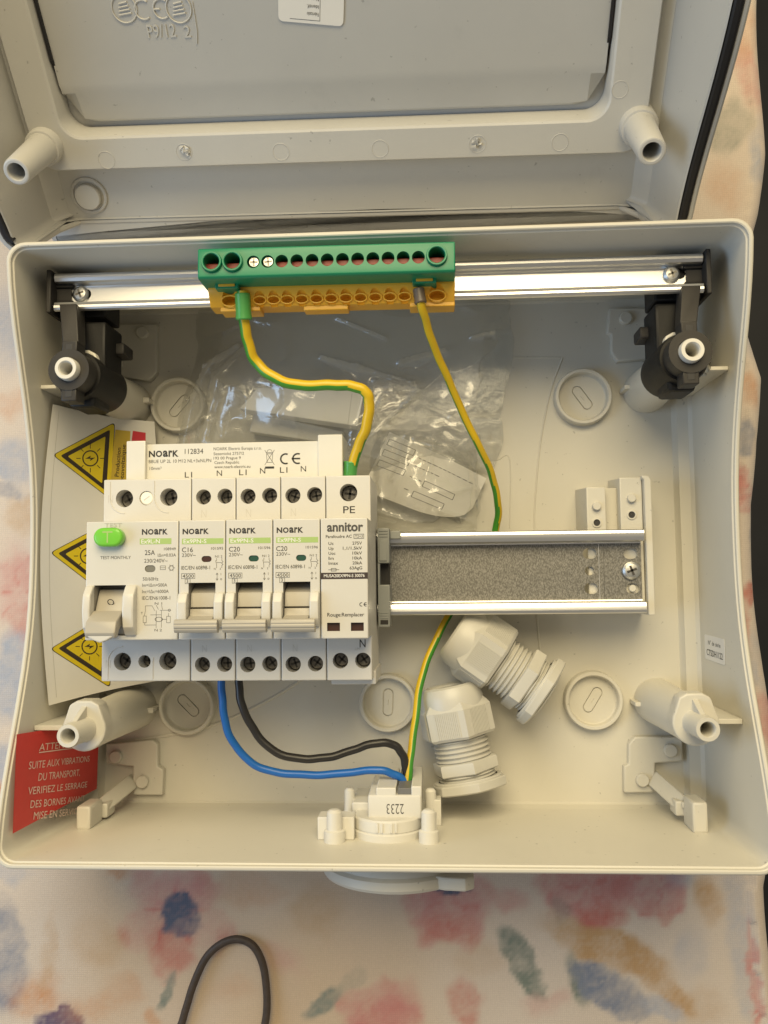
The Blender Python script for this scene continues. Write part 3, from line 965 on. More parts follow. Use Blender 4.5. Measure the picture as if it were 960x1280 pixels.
# frame round the door opening
TS = -33.0
fo0 = LP(3, 72, TS)[0]; fo1 = LP(812, 130, TS)[0]
fl_, fr_ = LP(66, 132, TS)[0], LP(766, 110, TS)[0]
wi = LP(420, 164, TS)[1]; wo = LP(420, 203, TS)[1]
fo0 = LP(22, 122, TS)[0]
def fr(x0, x1, y0, y1, r, t):
    return [(x, w, t) for x, w in rrect(x0, x1, y0, y1, r, 8, 1)]
b = MB()
b.loft([fr(fo0, fo1, wo, 178, 9, -44.9), fr(fo0, fo1, wo, 178, 9, TS - .8), fr(fo0 + .5, fo1 - .5, wo + .5, 177.5, 9, TS), fr(fl_, fr_, wi, 162, 9, TS), fr(fl_ + .8, fr_ - .8, wi + .9, 161, 8.5, TS - .6), fr(fl_ + 1.4, fr_ - 1.4, wi + 1.6, 160, 8, TS - 3), fr(fl_ + 1.6, fr_ - 1.6, wi + 1.8, 160, 8, -44.9)], COVERM, False, False, None, LM)
for px, py, r in ((133, 200, 3.6), (230, 190, 3.4), (351, 190, 3.5), (475, 186, 3.5), (597, 180, 3.5), (700, 178, 3.4), (775, 112, 3.2)):
    q = LP(px, py, TS)
    ring_ = [(q[0] + r * cos(a), q[1] + r * sin(a), TS) for a in [2 * pi * k / 28 for k in range(29)]]
    b.tube([LM @ Vector(p) for p in ring_], .16, COVERM, 6, cap=False)
wf = b.build("door_frame", cov)
for px, py in ((230, 188), (595, 178)):            # torn sprue stubs
    q = LP(px, py, TS)
    b = MB()
    rg = random.Random(px)
    for k in range(7):
        c = Vector((q[0] + rg.uniform(-2, 2), q[1] + rg.uniform(-1.6, 1.6), TS))
        b.hull([LM @ (c + Vector((rg.uniform(-1.4, 1.4), rg.uniform(-1.2, 1.2), rg.uniform(-.1, 1.3)))) for _ in range(7)], COVERM)
    b.build("sprue_stub", wf)
# added black strips standing in for the shade in the gaps beside the door
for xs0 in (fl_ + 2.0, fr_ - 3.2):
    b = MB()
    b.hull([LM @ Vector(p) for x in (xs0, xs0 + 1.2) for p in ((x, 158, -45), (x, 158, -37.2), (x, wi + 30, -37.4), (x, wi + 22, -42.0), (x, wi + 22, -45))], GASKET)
    b.build("door_gap_shade", cov)
# door panel seen from the back
b = MB()
prof = [(160, -38), (LP(420, 92, -39)[1], -38.6), (LP(420, 104, -40)[1], -39.8), (LP(420, 139, -43.5)[1], -43.3), (LP(420, 141, -44)[1], -43.9)]
nseg = 40
vs, fs = [], []
xs = [fl_ + 2.6 + (fr_ - fl_ - 5.2) * k / nseg for k in range(nseg + 1)]
def cornerw(x, w):
    # rounded lower corners
    e = min(x - xs[0], xs[-1] - x)
    r = 11.0
    lim = prof[-1][0] + (r - sqrt(max(0, r * r - (r - e) ** 2)) if e < r else 0)
    return max(w, lim)
for w, t in prof + [(prof[-1][0], -44.8)]:
    for x in xs:
        vs.append((x, cornerw(x, w), t))
nrow = len(prof) + 1
fs = [(j * (nseg + 1) + i, j * (nseg + 1) + i + 1, (j + 1) * (nseg + 1) + i + 1, (j + 1) * (nseg + 1) + i) for j in range(nrow - 1) for i in range(nseg)]
b.add(vs, [f[::-1] for f in fs], COVERM, LM)
TD = -38.2
def emb(s_, px, py, h, w=None):
    q = LP(px, py, TD)
    b.text(s_, q[0], q[1], h, COVERM, LM @ T(0, 0, TD - .35), 0.0, w, 0.0, 'C', .45)
emb("P9/12", 203, 47, 4.6, 11.5); emb("2", 235, 47, 4.2)
q = LP(189, 12, TD); MQ = LM @ T(q[0], q[1], TD - .2)
for dx in (-3.3, 4.2):
    ringp = [(dx + 3.4 * cos(a), 3.4 * sin(a), .15) for a in [radians(55 + 250 * k / 16) for k in range(17)]]
    b.tube([MQ @ Vector(p) for p in ringp], .38, COVERM, 6)
b.tube([MQ @ Vector(p) for p in ((.9, 0, .15), (3.4, 0, .15))], .38, COVERM, 6)
for px in (155, 223):
    q = LP(px, 11, TD); MQ = LM @ T(q[0], q[1], TD - .2)
    b.tube([MQ @ Vector((5 * cos(a), 5 * sin(a), .15)) for a in [2 * pi * k / 24 for k in range(25)]], .35, COVERM, 6, cap=False)
    for k in range(4):
        b.tube([MQ @ Vector(p) for p in ((-2.6 + k * .3, -2.2 + k * 1.3, .15), (2.5 - k * .3, -1.6 + k * 1.3, .15))], .4, COVERM, 6)
q = [LP(*c, TD) for c in ((240, 2), (243, 20), (246, 40), (246, 55))]
b.tube([LM @ Vector((p[0], p[1], TD - .1)) for p in q], .25, COVERM, 6)
dp = b.build("door_panel", cov)
# sticker on the door's back (printed upside down)
b = MB()
c0, c1, c2 = LP(348, 26, TD + .2), LP(429, 33, TD + .2), LP(347, -25, TD + .2)
dxs = Vector((c1[0] - c0[0], c1[1] - c0[1], 0))
MST = LM @ frame((c0[0], c0[1], TD + .3), dxs, (-dxs.y, dxs.x, 0))
b.prism(rrect(0, dxs.length, 0, 17, 1.8, 5), -.12, 0, PAPER, MST)
b.stroke([(4.6, 1.2), (16.4, 1.2)], .18, .06, INKG, MST)
b.stroke([(16.4, 1.2), (16.4, 12)], .18, .06, INKG, MST)
for k, s_ in enumerate(("Fabricado", "Identif.", "Numero")):
    b.text(s_, 0, 0, 1.25, INKG, MST @ T(15.9, 4.0 + 2.6 * k, .05) @ Matrix.Rotation(pi, 4, 'Z'), 0.03, 4.6)
b.build("sticker", dp)
# cover posts
for px, c in ((0, LA), (1, LB)):
    lc = LI @ c
    M = LM @ T(lc.x, lc.y, 0)
    b = MB()
    b.lathe([(7.9, -44.8), (7.7, -29.6), (7.3, -28.6), (6.5, -28.4), (6.3, -27.5), (5.45, -1.2), (5.1, -.2), (4.6, 0), (3.7, 0), (3.4, -.5), (3.15, -8), (3.0, -26), (.05, -26)], COVERM, M, 40, False)
    b.build("screw_post", cov)
# moulded marks up the right side floor
b = MB()
for (px, py, s_) in ((838, 22, "B"), (828, 65, "CS")):
    q = LP(px, py, TF)
    b.text(s_, 0, 0, 5.5, COVERM, LM @ T(q[0], q[1] - 3, TF - .1) @ Matrix.Rotation(pi / 2, 4, 'Z'), 0, None, 0, 'C', .5)
q = LP(829, 66 + 2, TF)
q = LP(828, 68, TF)
M_ = LM @ T(q[0], q[1] + .3, TF)
b.tube([M_ @ Vector((4.2 * cos(a), 4.2 * sin(a), 0)) for a in [2 * pi * k / 24 for k in range(25)]], .35, COVERM, 6, cap=False)
q = LP(824, 99, TF)
b.lathe([(1.4, -.1), (1.3, .6), (.05, .7)], COVERM, LM @ T(q[0], q[1], TF), 16, False)
b.build("moulded_marks", cov)

# ================================================================ BREAKERS
ZS, ZN = 72.9, 90.0                # shoulder and nose heights
YT, YB = 18.0, -62.3
def noark(mb, x, y, h, w, M, z=.07):
    """unicase wordmark in letters of one height"""
    xs_ = x
    parts = [("N", .23), ("o", .235), ("a", .185), ("r", .135), ("k", .215)]
    for ch, f in parts:
        up = {"o": "O", "k": "K"}.get(ch, ch)
        vs, fs, x0, x1 = glyphs(up, 0.035)
        y0, y1 = min(v[1] for v in vs), max(v[1] for v in vs)
        ww = w * f * .9
        mb.add([((p[0] - x0) / (x1 - x0) * ww + xs_, (p[1] - y0) / (y1 - y0) * h + y, z) for p in vs], fs, INK, M)
        xs_ += w * f
def ce(mb, x, y, h, m, M, lw=.16, z=.07):
    r = h / 2
    for dx in (0, r * 2.15):
        mb.ring(x + dx, y, r - lw * h, r, z, m, M, radians(65), radians(295), 20)
    mb.stroke([(x + r * 2.15 - r, y), (x + r * 2.15 + r * .35, y)], lw * h, z, m, M)

def body_with_holes(x, wmod, holes, extra=None):
    """shoulders block and nose of one device, with real screw wells"""
    g = 0.14
    b = MB()
    b.box(x + g, x + wmod - g, YB, YT, 33.5, ZS, WHITES, .5)
    cs = [MB().lathe([(r, ZS - 9), (r, ZS + 3)], WHITES, T(x + hx, hy, 0), 28) for hx, hy, r in holes]
    return cut(b, cs)
def nose(x, wmod, cuts):
    g = 0.16
    b = MB()
    b.box(x + g, x + wmod - g, -45, 0, ZS - .5, ZN, WHITEB, .45)
    return cut(b, cuts) if cuts else b
def well_screw(x, y, r, ang, parent, deep=6.2, m=None):
    b = MB()
    M = T(x, y, ZS - deep)
    b.lathe([(r * .93, -2), (r * .93, 0), (r * .8, .35), (.05, .45)], m or SCREWD, M, 24, False)
    for a in (ang, ang + pi / 2):
        b.box(-r * .62, r * .62, -r * .13, r * .13, .1, .52, HOLE, 0, M @ Matrix.Rotation(a, 4, 'Z'))
    b.lathe([(r * .99, -2.6), (.05, -2.6)], HOLE, M, 20, False)
    b.build("terminal_screw", parent)
def faintN(mb, x, y, h, M):
    w = h * .6
    mb.stroke([(x, y), (x, y + h), (x + w, y), (x + w, y + h)], .14, .05, FAINT, M)

MN = T(0, 0, ZN)
MSH = T(0, 0, ZS)
def make_rcd():
    t = thing("residual_current_device", "two module white residual current breaker with green test button and grey lever", "breaker", (18, -22, 34), "devices clipped on the lower rail")
    holes = [(8.7, 10.3, 3.55), (26.8, 10.6, 3.55), (17.7, 10.3, 2.9), (8.6, -54.6, 3.5), (17.5, -54.6, 2.5), (26.9, -54.5, 3.5)]
    b = body_with_holes(0, 36, holes)
    # moulded U outlines round the terminals and notches below
    for cx, w in ((8.7, 6.0), (26.8, 6.0)):
        for (sy, yb) in ((1, YT - .8), (-1, YB + .8)):
            yc = 10.3 if sy > 0 else -54.6
            u = [(cx - w, yb)] + [(cx - w + (0 if k == 0 else 0), yc) for k in (0,)] + [(cx - w * cos(a), yc - sy * w * sin(a)) for a in [pi / 2 * k / 6 * 1.0 for k in range(1, 7)]]
            if cx > 20 and sy < 0:
                u = u[:3]
            b.tube([Vector((p[0], p[1], ZS - .02)) for p in u], .28, WHITES, 6)
    faintN(b, 2.2, 8.8, 2.8, MSH); faintN(b, 2.0, -57, 3.0, MSH)
    b.stroke([(35.86, YB), (35.86, YT)], .2, -.5, SEAM, MSH)
    b.build("body", t)
    for hx, hy, r in holes:
        if abs(hx - 17.7) < .1 and hy > 0:
            c = MB().lathe([(2.75, -1.8), (2.75, -.7), (2.3, -.3), (.05, -.25)], WHITECAP, T(hx, hy, ZS), 24, False)
            c.box(-1.4, 1.4, -.25, .25, -.4, -.2, WHITEB, 0, T(hx, hy, ZS) @ Matrix.Rotation(.6, 4, 'Z'))
            c.build("screw_cap", t)
        else:
            well_screw(hx, hy, r, random.uniform(0, 1.5), t)
    rec = MB().box(3.6, 15.8, -43.3, -24.3, ZN - 8.5, ZN + 3, DARKREC)
    win = MB().prism(slot(25.1, -18.2, 4.1, 2.6), ZN - .6, ZN + 2, DARKREC)
    b = nose(0, 36, [rec, win])
    MU = frame((0, 0, 0), (0, 1, 0), (0, 0, 1), (1, 0, 0))          # profile plane y,z ; extruded along x
    for x0, x1 in ((.5, 3.6), (15.8, 20.2)):
        b.prism([(-43, ZN - 1), (-43.4, ZN + 1.0), (-40, ZN + 3.6), (-34, ZN + 4.6), (-28, ZN + 4.0), (-24.6, ZN + 1.2), (-24.2, ZN - 1)], x0, x1, WHITEB, MU, .7)
    noark(b, 21.8, -5.3, 2.15, 10.2, MN)
    b.poly([(21, -8.95), (33.2, -8.95), (33.2, -6.75), (21, -6.75)], .05, LIME, MN)
    b.text("Ex9L-N", 21.6, -8.6, 1.5, WHITEINK, MN, .08, 7.2, .01)
    b.text("108949", 30.4, -11.3, 1.0, INKG, MN, w=4.5)
    b.text("25A", 23.0, -13.0, 1.8, INK, MN, w=3.9)
    b.text("I\u0394n=0.03A", 28.0, -13.7, 1.15, INKG, MN, w=7.0)
    b.text("230/240V~", 22.8, -15.9, 1.4, INKG, MN, w=9.0)
    b.stroke([(29.0, -18.6), (31, -18.6), (31, -17.2), (29, -17.2)], .14, .06, INKG, MN, True)
    b.stroke([(29.2, -17.9), (30.8, -17.9)], .14, .06, INKG, MN)
    b.ring(33.3, -18, .85, 1.0, .06, INKG, MN)
    for k in range(6):
        a = k * pi / 3
        b.stroke([(33.3 + .5 * cos(a), -18 + .5 * sin(a)), (33.3 + 1.35 * cos(a), -18 + 1.35 * sin(a))], .14, .065, INKG, MN)
    b.text("50/60Hz", 22.3, -22.7, 1.25, INKG, MN, w=6.0)
    b.text("Im=I\u0394m=500A", 22.1, -25.0, 1.2, INKG, MN, w=9.6)
    b.text("Inc=I\u0394c=6000A", 22.1, -27.4, 1.2, INKG, MN, w=10.2)
    b.text("IEC/EN61008-1", 22.1, -29.9, 1.3, INKG, MN, w=10.8)
    b.text("TEST", 7.3, -2.2, 1.5, FAINT, MN, .05, 6.7, 0, 'L', .12)
    b.text("TEST MONTHLY", 5.8, -14.4, 1.15, INKG, MN, w=11.8)
    # wiring diagram
    S_ = lambda *p: b.stroke(list(p), .13, .06, INKG, MN)
    S_((23.4, -34.2), (23.4, -32.2), (26.0, -32.2)); S_((23.4, -34.2), (23.0, -36)); S_((22.6, -38.5), (23.8, -38.5), (23.8, -36), (22.6, -36), (22.6, -38.5)); S_((23.2, -38.5), (23.2, -39.4), (27.6, -39.4), (27.6, -40.6))
    S_((26.0, -32.2), (27.0, -34.0)); S_((27.6, -32), (28.4, -33.6)); S_((29.6, -32), (30.0, -33.6)); S_((27.6, -34), (27.6, -39.4)); S_((29.6, -34), (29.6, -40.4)); S_((29.0, -33.9), (33.2, -33.9)); S_((25.4, -35.6), (29.6, -35.6))
    b.ring(28.6, -37.3, .75, .9, .06, INKG, MN, sx=1.7)
    S_((31.6, -38.6), (33.0, -38.6), (33.0, -36.2), (31.6, -36.2), (31.6, -38.6)); S_((30.2, -37.3), (31.6, -37.3)); b.ring(32.6, -33.9, .35, .5, .06, INKG, MN); S_((32.3, -35.0), (32.3, -36.2))
    b.text("N 1", 27.0, -31.8, .9, INKG, MN, w=2.8); b.text("N 2", 27.0, -41.8, .9, INKG, MN, w=2.8); b.text("T", 21.7, -35.4, .9, INKG, MN)
    nz = b.build("front", t)
    c = MB().prism(slot(25.1, -18.2, 3.9, 2.4), ZN - .55, ZN - .3, WINTAN)
    c.build("indicator_window", nz)
    h = MB()
    h.prism([(-26.0, ZN - 7), (-26.0, ZN - 4.5), (-34.5, ZN - .2), (-43.1, ZN - 2), (-43.1, ZN - 7)], 3.9, 15.5, HANDLE, MU, .3)
    h.prism([(-34.0, ZN - 1), (-34.0, ZN + .8), (-37.5, ZN + 7.6), (-41.8, ZN + 9.0), (-43.6, ZN + 8.0), (-43.8, ZN + 5.6), (-41, ZN + 4.0), (-38.2, ZN - 1)], 3.4, 15.0, HANDLE, MU, .6)
    h.prism([(4.0, -40.5), (14.4, -40.5), (14.4, -43), (11.5, -44.6), (9.2, -45.4), (7, -44.6), (4.0, -43)], ZN + 5.4, ZN + 8.4, WHITEB, None, .5)
    MO = frame((9.6, -30.0, ZN - 2.5), (1, 0, 0), (0, 1, .5))
    h.ring(0, 0, .95, 1.3, 1.6, INK, MO)
    h.build("lever", t)
    g = MB()
    g.prism(slot(10.0, -6.2, 11.4, 7.2, 12), ZN - .3, ZN + 4.2, GREENBTN, None, 1.3, 4)
    g.stroke([(8.2, -4.3), (11.8, -4.3)], .55, 4.24, LIME, MN); g.stroke([(10.0, -4.3), (10.0, -8.2)], .55, 4.245, LIME, MN)
    g.build("test_button", t)
    f = MB().box(24, 34.5, YB - 1.6, YB + 1, 36, 52, FERG, .3)
    f.build("rail_clip", t)
    return t
make_rcd()

def make_mcb(x, rating, label, wincol):
    t = thing("circuit_breaker", label, "breaker", (x + 9, -22, 34), "devices clipped on the lower rail")
    holes = [(4.9, 10.4, 3.05), (13.6, 10.6, 3.05), (4.8, -56.0, 3.05), (13.6, -55.8, 3.05)]
    b = body_with_holes(x, 18, holes)
    faintN(b, x + 4.2, 2.2, 3.0, MSH); faintN(b, x + 4.8, -51, 2.6, MSH)
    b.stroke([(x + 17.9, YB), (x + 17.9, YT)], .2, -.5, SEAM, MSH)
    b.build("body", t)
    for hx, hy, r in holes:
        well_screw(x + hx, hy, r, random.uniform(0, 1.5), t)
    MU = frame((0, 0, 0), (0, 1, 0), (0, 0, 1), (1, 0, 0))
    rec = MB().box(x + 3.9, x + 14.2, -42.4, -23.7, ZN - 9, ZN + 3, DARKREC)
    win = MB().prism(slot(x + 10.75, -14.8, 3.9, 2.3), ZN - .6, ZN + 2, DARKREC)
    b = nose(x, 18, [rec, win])
    for x0, x1 in ((.35, 3.9), (14.2, 17.6)):
        b.prism([(-40.6, ZN - 1), (-40.4, ZN + 1.2), (-37.4, ZN + 3.4), (-31, ZN + 3.2), (-27.6, ZN + 1.6), (-27.4, ZN - 1)], x + x0, x + x1, WHITEB, MU, .5)
    M = T(x, 0, ZN)
    noark(b, 1.5, -5.35, 2.1, 10.3, M)
    b.poly([(1.3, -9.1), (17.2, -9.1), (17.2, -7.0), (1.3, -7.0)], .05, LIME, M)
    b.text("Ex9PN-S", 1.9, -8.75, 1.45, WHITEINK, M, .08, 8.8, .01)
    b.text("C" + rating, 1.3, -12.1, 1.75, INK, M, w=4.2)
    b.text("101595" if rating == "16" else "101596", 12.5, -11.3, .95, INKG, M, w=4.6)
    b.text("230V~", 1.3, -13.9, 1.3, INKG, M, w=5.3)
    b.text("IEC/EN 60898-1", 1.1, -18.7, 1.35, INK, M, w=11.0)
    b.stroke([(1.2, -22.1), (6.3, -22.1), (6.3, -20.2), (1.2, -20.2)], .14, .06, INKG, M, True)
    b.text("4500", 1.6, -21.8, 1.3, INK, M, w=4.3)
    b.stroke([(2.6, -24.0), (4.5, -24.0), (4.5, -22.2), (2.6, -22.2)], .14, .064, INKG, M, True)
    b.text("3", 3.1, -23.7, 1.25, INK, M)
    S_ = lambda *p: b.stroke(list(p), .14, .06, INKG, M)
    S_((14.6, -14.6), (14.6, -15.6)); S_((14.2, -15.4), (14.6, -17.0), (14.6, -18.2)); S_((16.6, -14.6), (16.6, -15.4), (17.1, -15.9), (16.5, -16.4), (17.1, -16.9), (16.6, -17.3), (16.6, -18.2)); S_((14.6, -16.2), (16.4, -16.2))
    b.text("N1", 14.0, -14.3, .85, INKG, M, w=1.5); b.text("2", 16.2, -14.3, .85, INKG, M); b.text("N", 13.6, -18.9, .7, INKG, M); b.text("2", 15.8, -18.9, .7, INKG, M)
    S_((14.8, -20.2), (14.8, -22.8)); S_((14.4, -20.8), (14.8, -20.1), (15.2, -20.8)); S_((14.4, -22.2), (14.8, -22.9), (15.2, -22.2))
    b.text("I", 16.2, -21.0, .9, INKG, M); b.text("o", 16.0, -22.8, 1.0, INKG, M)
    nz = b.build("front", t)
    c = MB().prism(slot(x + 10.75, -14.8, 3.6, 2.05), ZN - .55, ZN - .35, wincol)
    c.build("indicator_window", nz)
    h = MB()
    h.prism([(-24.0, ZN - 8.8), (-25.6, ZN - 6.5), (-27.6, ZN - 2.9), (-33.0, ZN - 2.0), (-33.1, ZN - 4.0), (-42.2, ZN - 4.0), (-42.2, ZN - 8.8)], x + 4.1, x + 14.0, HANDLE, MU, .2)
    h.prism([(-33.6, ZN - 4.2), (-33.6, ZN - 1.4), (-36.6, ZN - .6), (-37.0, ZN - 4.2)], x + 4.1, x + 14.0, HANDLE, MU, .2)
    h.prism([(-36.4, ZN - 4), (-36.2, ZN + .4), (-38.6, ZN + 6.5), (-40.6, ZN + 5.5), (-42.0, ZN - 4)], x + 4.2, x + 13.7, HANDLE, MU, .3)
    h.prism([(-37.0, ZN + 6.4), (-37.4, ZN + 8.2), (-38.6, ZN + 8.6), (-39.0, ZN + 8.3), (-39.4, ZN + 8.6), (-40.2, ZN + 8.5), (-40.5, ZN + 8.1), (-40.9, ZN + 8.2), (-42.0, ZN + 7.4), (-42.2, ZN + 5.0), (-40.5, ZN + 4.2)], x + .7, x + 16.9, HANDLE, MU, .25)
    h.build("lever", t)
    return t
make_mcb(36, "16", "white one module circuit breaker marked C16, beside the green button device", WINRED)
make_mcb(54, "20", "white circuit breaker marked C20 between the C16 breaker and another C20", WINGRN)
make_mcb(72, "20", "white circuit breaker marked C20 next to the surge protector", WINGRN)

def make_spd():
    x = 90
    t = thing("surge_protector", "white one module surge protector with PE terminal, data table and black label stripe", "surge protector", (x + 9, -22, 34), "devices clipped on the lower rail")
    holes = [(9.1, 11.2, 3.5), (5.4, -54.7, 3.05), (14.2, -54.7, 3.05)]
    b = body_with_holes(x, 18, holes)
    b.text("PE", x + 9.3, 3.0, 2.75, INK, MSH, .06, 4.7, .004, 'C')
    b.text("N", x + 13.0, -49.6, 3.1, INK, MSH, .06, 2.3)
    b.text("L/N", x + 11.2, -50.6, .9, FAINT, MSH)
    b.build("body", t)
    # set-back lower step of the housing
    MB().box(x + 1, x + 18.8, YB - 2.4, YB + 3, 36, 66, WHITES, .4).build("base_step", t)
    for hx, hy, r in holes:
        well_screw(x + hx, hy, r, random.uniform(0, 1.5), t, 6.6)
    w1 = MB().box(x + 2.4, x + 7.2, -42.2, -39.1, ZN - 1.4, ZN + 2, WINRED)
    w2 = MB().box(x + 11.3, x + 16.1, -42.2, -39.1, ZN - 1.4, ZN + 2, WINRED)
    b = nose(x, 18, [w1, w2])
    M = T(x, 0, ZN)
    vs, fs, x0, x1 = glyphs("annitor", 0.03)
    b.add([((p[0] - x0) / (x1 - x0) * 13.6 + 2.6, p[1] / XH * 2.2 - 5.0, .07) for p in vs], fs, INKG, M)
    b.text("Parafoudre AC", 2.1, -7.5, 1.1, INK, M, w=9.8, bold=.008)
    b.stroke([(12.7, -7.8), (16.4, -7.8), (16.4, -6.2), (12.7, -6.2)], .16, .06, INK, M, True)
    b.text("T2+3", 13.1, -7.5, 1.0, INK, M, w=2.9)
    for k, (l, r_) in enumerate((("Uc", "275V"), ("Up", "1,1/1,5kV"), ("Uoc", "10kV"), ("In", "10kA"), ("Imax", "20kA"), ("", "63AgG"))):
        y = -10.1 - k * 1.85
        if l:
            b.text(l, 3.1, y, 1.1, INK, M, bold=.008, w={"Imax": 3.6, "Uoc": 2.6}.get(l, 1.9))
        b.text(r_, 15.7, y, 1.1, INK, M, bold=.008, align='R', w={"1,1/1,5kV": 7.2, "63AgG": 4.7}.get(r_, 3.6))
    b.stroke([(3.0, -19.4), (4.1, -19.4), (4.1, -19.9), (5.9, -19.9), (5.9, -18.9), (4.1, -18.9), (4.1, -19.4)], .16, .06, INK, M); b.stroke([(4.1, -19.4), (7.0, -19.4)], .16, .066, INK, M)
    b.poly([(.2, -22.9), (17.8, -22.9), (17.8, -20.5), (.2, -20.5)], .05, BARBLK, M)
    b.text("MUSA20EX9PN-S 30076", 1.3, -22.2, 1.1, WHITEINK, M, .09, 15.3, .01)
    ce(b, 15.3, -32.4, 1.5, INK, M, .17)
    b.text("Rouge:Remplacer", 2.5, -36.8, 1.35, INK, M, w=13.8, bold=.01)
    b.build("front", t)
make_spd()

# ---- white busbar comb above the breakers
ZB = 60.0
bl, br = P(160, 575, ZB).x, P(429, 570, ZB).x
yb0, yb1 = 16.0, P(300, 553, ZB).y
bus = thing("busbar_comb", "white printed busbar comb plugged into the top of the breakers", "busbar", ((bl + br) / 2, 24, 46))
b = MB()
xl1, xr0 = P(183, 575, ZB).x, P(399, 570, ZB).x
b.box(xl1, xr0, yb0, yb1, 44, ZB, WHITEPL, .35)
M = T(0, 0, ZB)
def bxy(px, py):
    p = P(px, py, ZB); return p.x, p.y
q = bxy(186, 571); noark(b, q[0], q[1] - .2, 2.7, P(224, 570, ZB).x - q[0], M)
def bt(s_, p0, p1x, h, m=INK, bold=0.0):
    q = bxy(*p0)
    b.text(s_, q[0], q[1], h, m, M, .06, P(p1x, p0[1], ZB).x - q[0], bold)
bt("112834", (231, 567.5), 254, 2.1)
bt("BBUE UP 2L 10 M12 NL+3xNLPN", (186, 579), 264, 1.35, INKG)
bt("10mm\u00b2", (187, 587.5), 202, 1.3, INKG)
bt("NOARK Electric Europa s.r.o.", (267, 563), 327, 1.25, INKG); bt("Sezemick\u00e1 2757/2", (267, 569), 305, 1.15, INKG); bt("193 00 Prague 9", (267, 574.5), 301, 1.15, INKG); bt("Czech Republic", (268, 580), 299, 1.15, INKG); bt("www.noark-electric.eu", (268, 585.5), 313, 1.2, INK)
q = bxy(337, 572)
# crossed-out bin
for pts in (((-2.0, 3.1), (2.0, -3.0)), ((2.0, 3.1), (-2.0, -3.0)), ((-1.3, 1.6), (-1.0, -2.0), (1.0, -2.0), (1.3, 1.6), (-1.3, 1.6)), ((-1.5, 2.1), (1.5, 2.1))):
    b.stroke([(q[0] + p[0], q[1] + p[1]) for p in pts], .17, .06, INKG, M)
b.ring(q[0], q[1] + 2.3, .95, 1.1, .06, INKG, M, 0, pi)
b.poly([(q[0] - 1.9, q[1] - 4.6), (q[0] + 1.9, q[1] - 4.6), (q[0] + 1.9, q[1] - 3.7), (q[0] - 1.9, q[1] - 3.7)], .06, INK, M)
q = bxy(357, 573.5); ce(b, q[0], q[1], 4.7, INK, M, .14)
for s_, px, py in (("L1", 231, 597), ("N", 271, 595), ("L1", 299, 594), ("N", 325, 592), ("L1", 350, 591), ("N", 376, 589.5), ("L", 399, 589.5)):
    q = bxy(px, py); b.text(s_, q[0], q[1], 2.3, INK, M, .07, {"L1": 3.1, "N": 2.2, "L": 1.3}[s_], 0.0, 'L')
bo = b.build("comb_housing", bus)
for xa, xb, ya in ((bl, xl1 + .3, P(170, 551, ZB + 2).y), (xr0 - .3, br, P(412, 543, ZB + 2).y)):
    MB().box(xa, xb, yb0, ya, 42, ZB + 2.2, WHITEPL, .5).build("end_cap", bus)

# ================================================================ LOWER RAIL
RX0, RX1 = -4.0, P(806, 715, 37).x
RYT, RZ = -3.45, 37.9
rail = thing("mounting_rail", "galvanised steel rail carrying the breakers across the middle of the box", "mounting rail", (120, RYT - 17.5, 30))
def hat(y0, wid, lip, depth, th, z, x0, x1, curl=0.0):
    """hat section polyline (y, z) thickened, extruded along x"""
    r = 1.1
    mid = [(y0, z - .5), (y0 - .35, z - .12), (y0 - lip * .3, z + .12), (y0 - lip * .55, z + .08), (y0 - lip + r, z - .08), (y0 - lip + .3, z - .35), (y0 - lip, z - r), (y0 - lip, z - depth + r), (y0 - lip - .35, z - depth + .3), (y0 - lip - r, z - depth),
           (y0 - wid + lip + r, z - depth), (y0 - wid + lip + .35, z - depth + .3), (y0 - wid + lip, z - depth + r), (y0 - wid + lip, z - r), (y0 - wid + lip - .3, z - .35), (y0 - wid + lip - r, z - .08), (y0 - wid + lip * .55, z + .08), (y0 - wid + lip * .3, z + .12), (y0 - wid + .35, z - .12), (y0 - wid, z - .5)]
    if curl:
        mid = [(y0 + .15, z - curl)] + mid + [(y0 - wid - .15, z - curl)]
    n = len(mid)
    up, dn = [], []
    for i in range(n):
        a, c = Vector(mid[max(i - 1, 0)]), Vector(mid[min(i + 1, n - 1)])
        d = (c - a).normalized()
        nn = Vector((d.y, -d.x)) * th / 2
        nn = nn if True else nn
        up.append((mid[i][0] - nn.x, mid[i][1] - nn.y)); dn.append((mid[i][0] + nn.x, mid[i][1] + nn.y))
    return up + dn[::-1], mid
MUX = frame((0, 0, 0), (0, 1, 0), (0, 0, 1), (1, 0, 0))
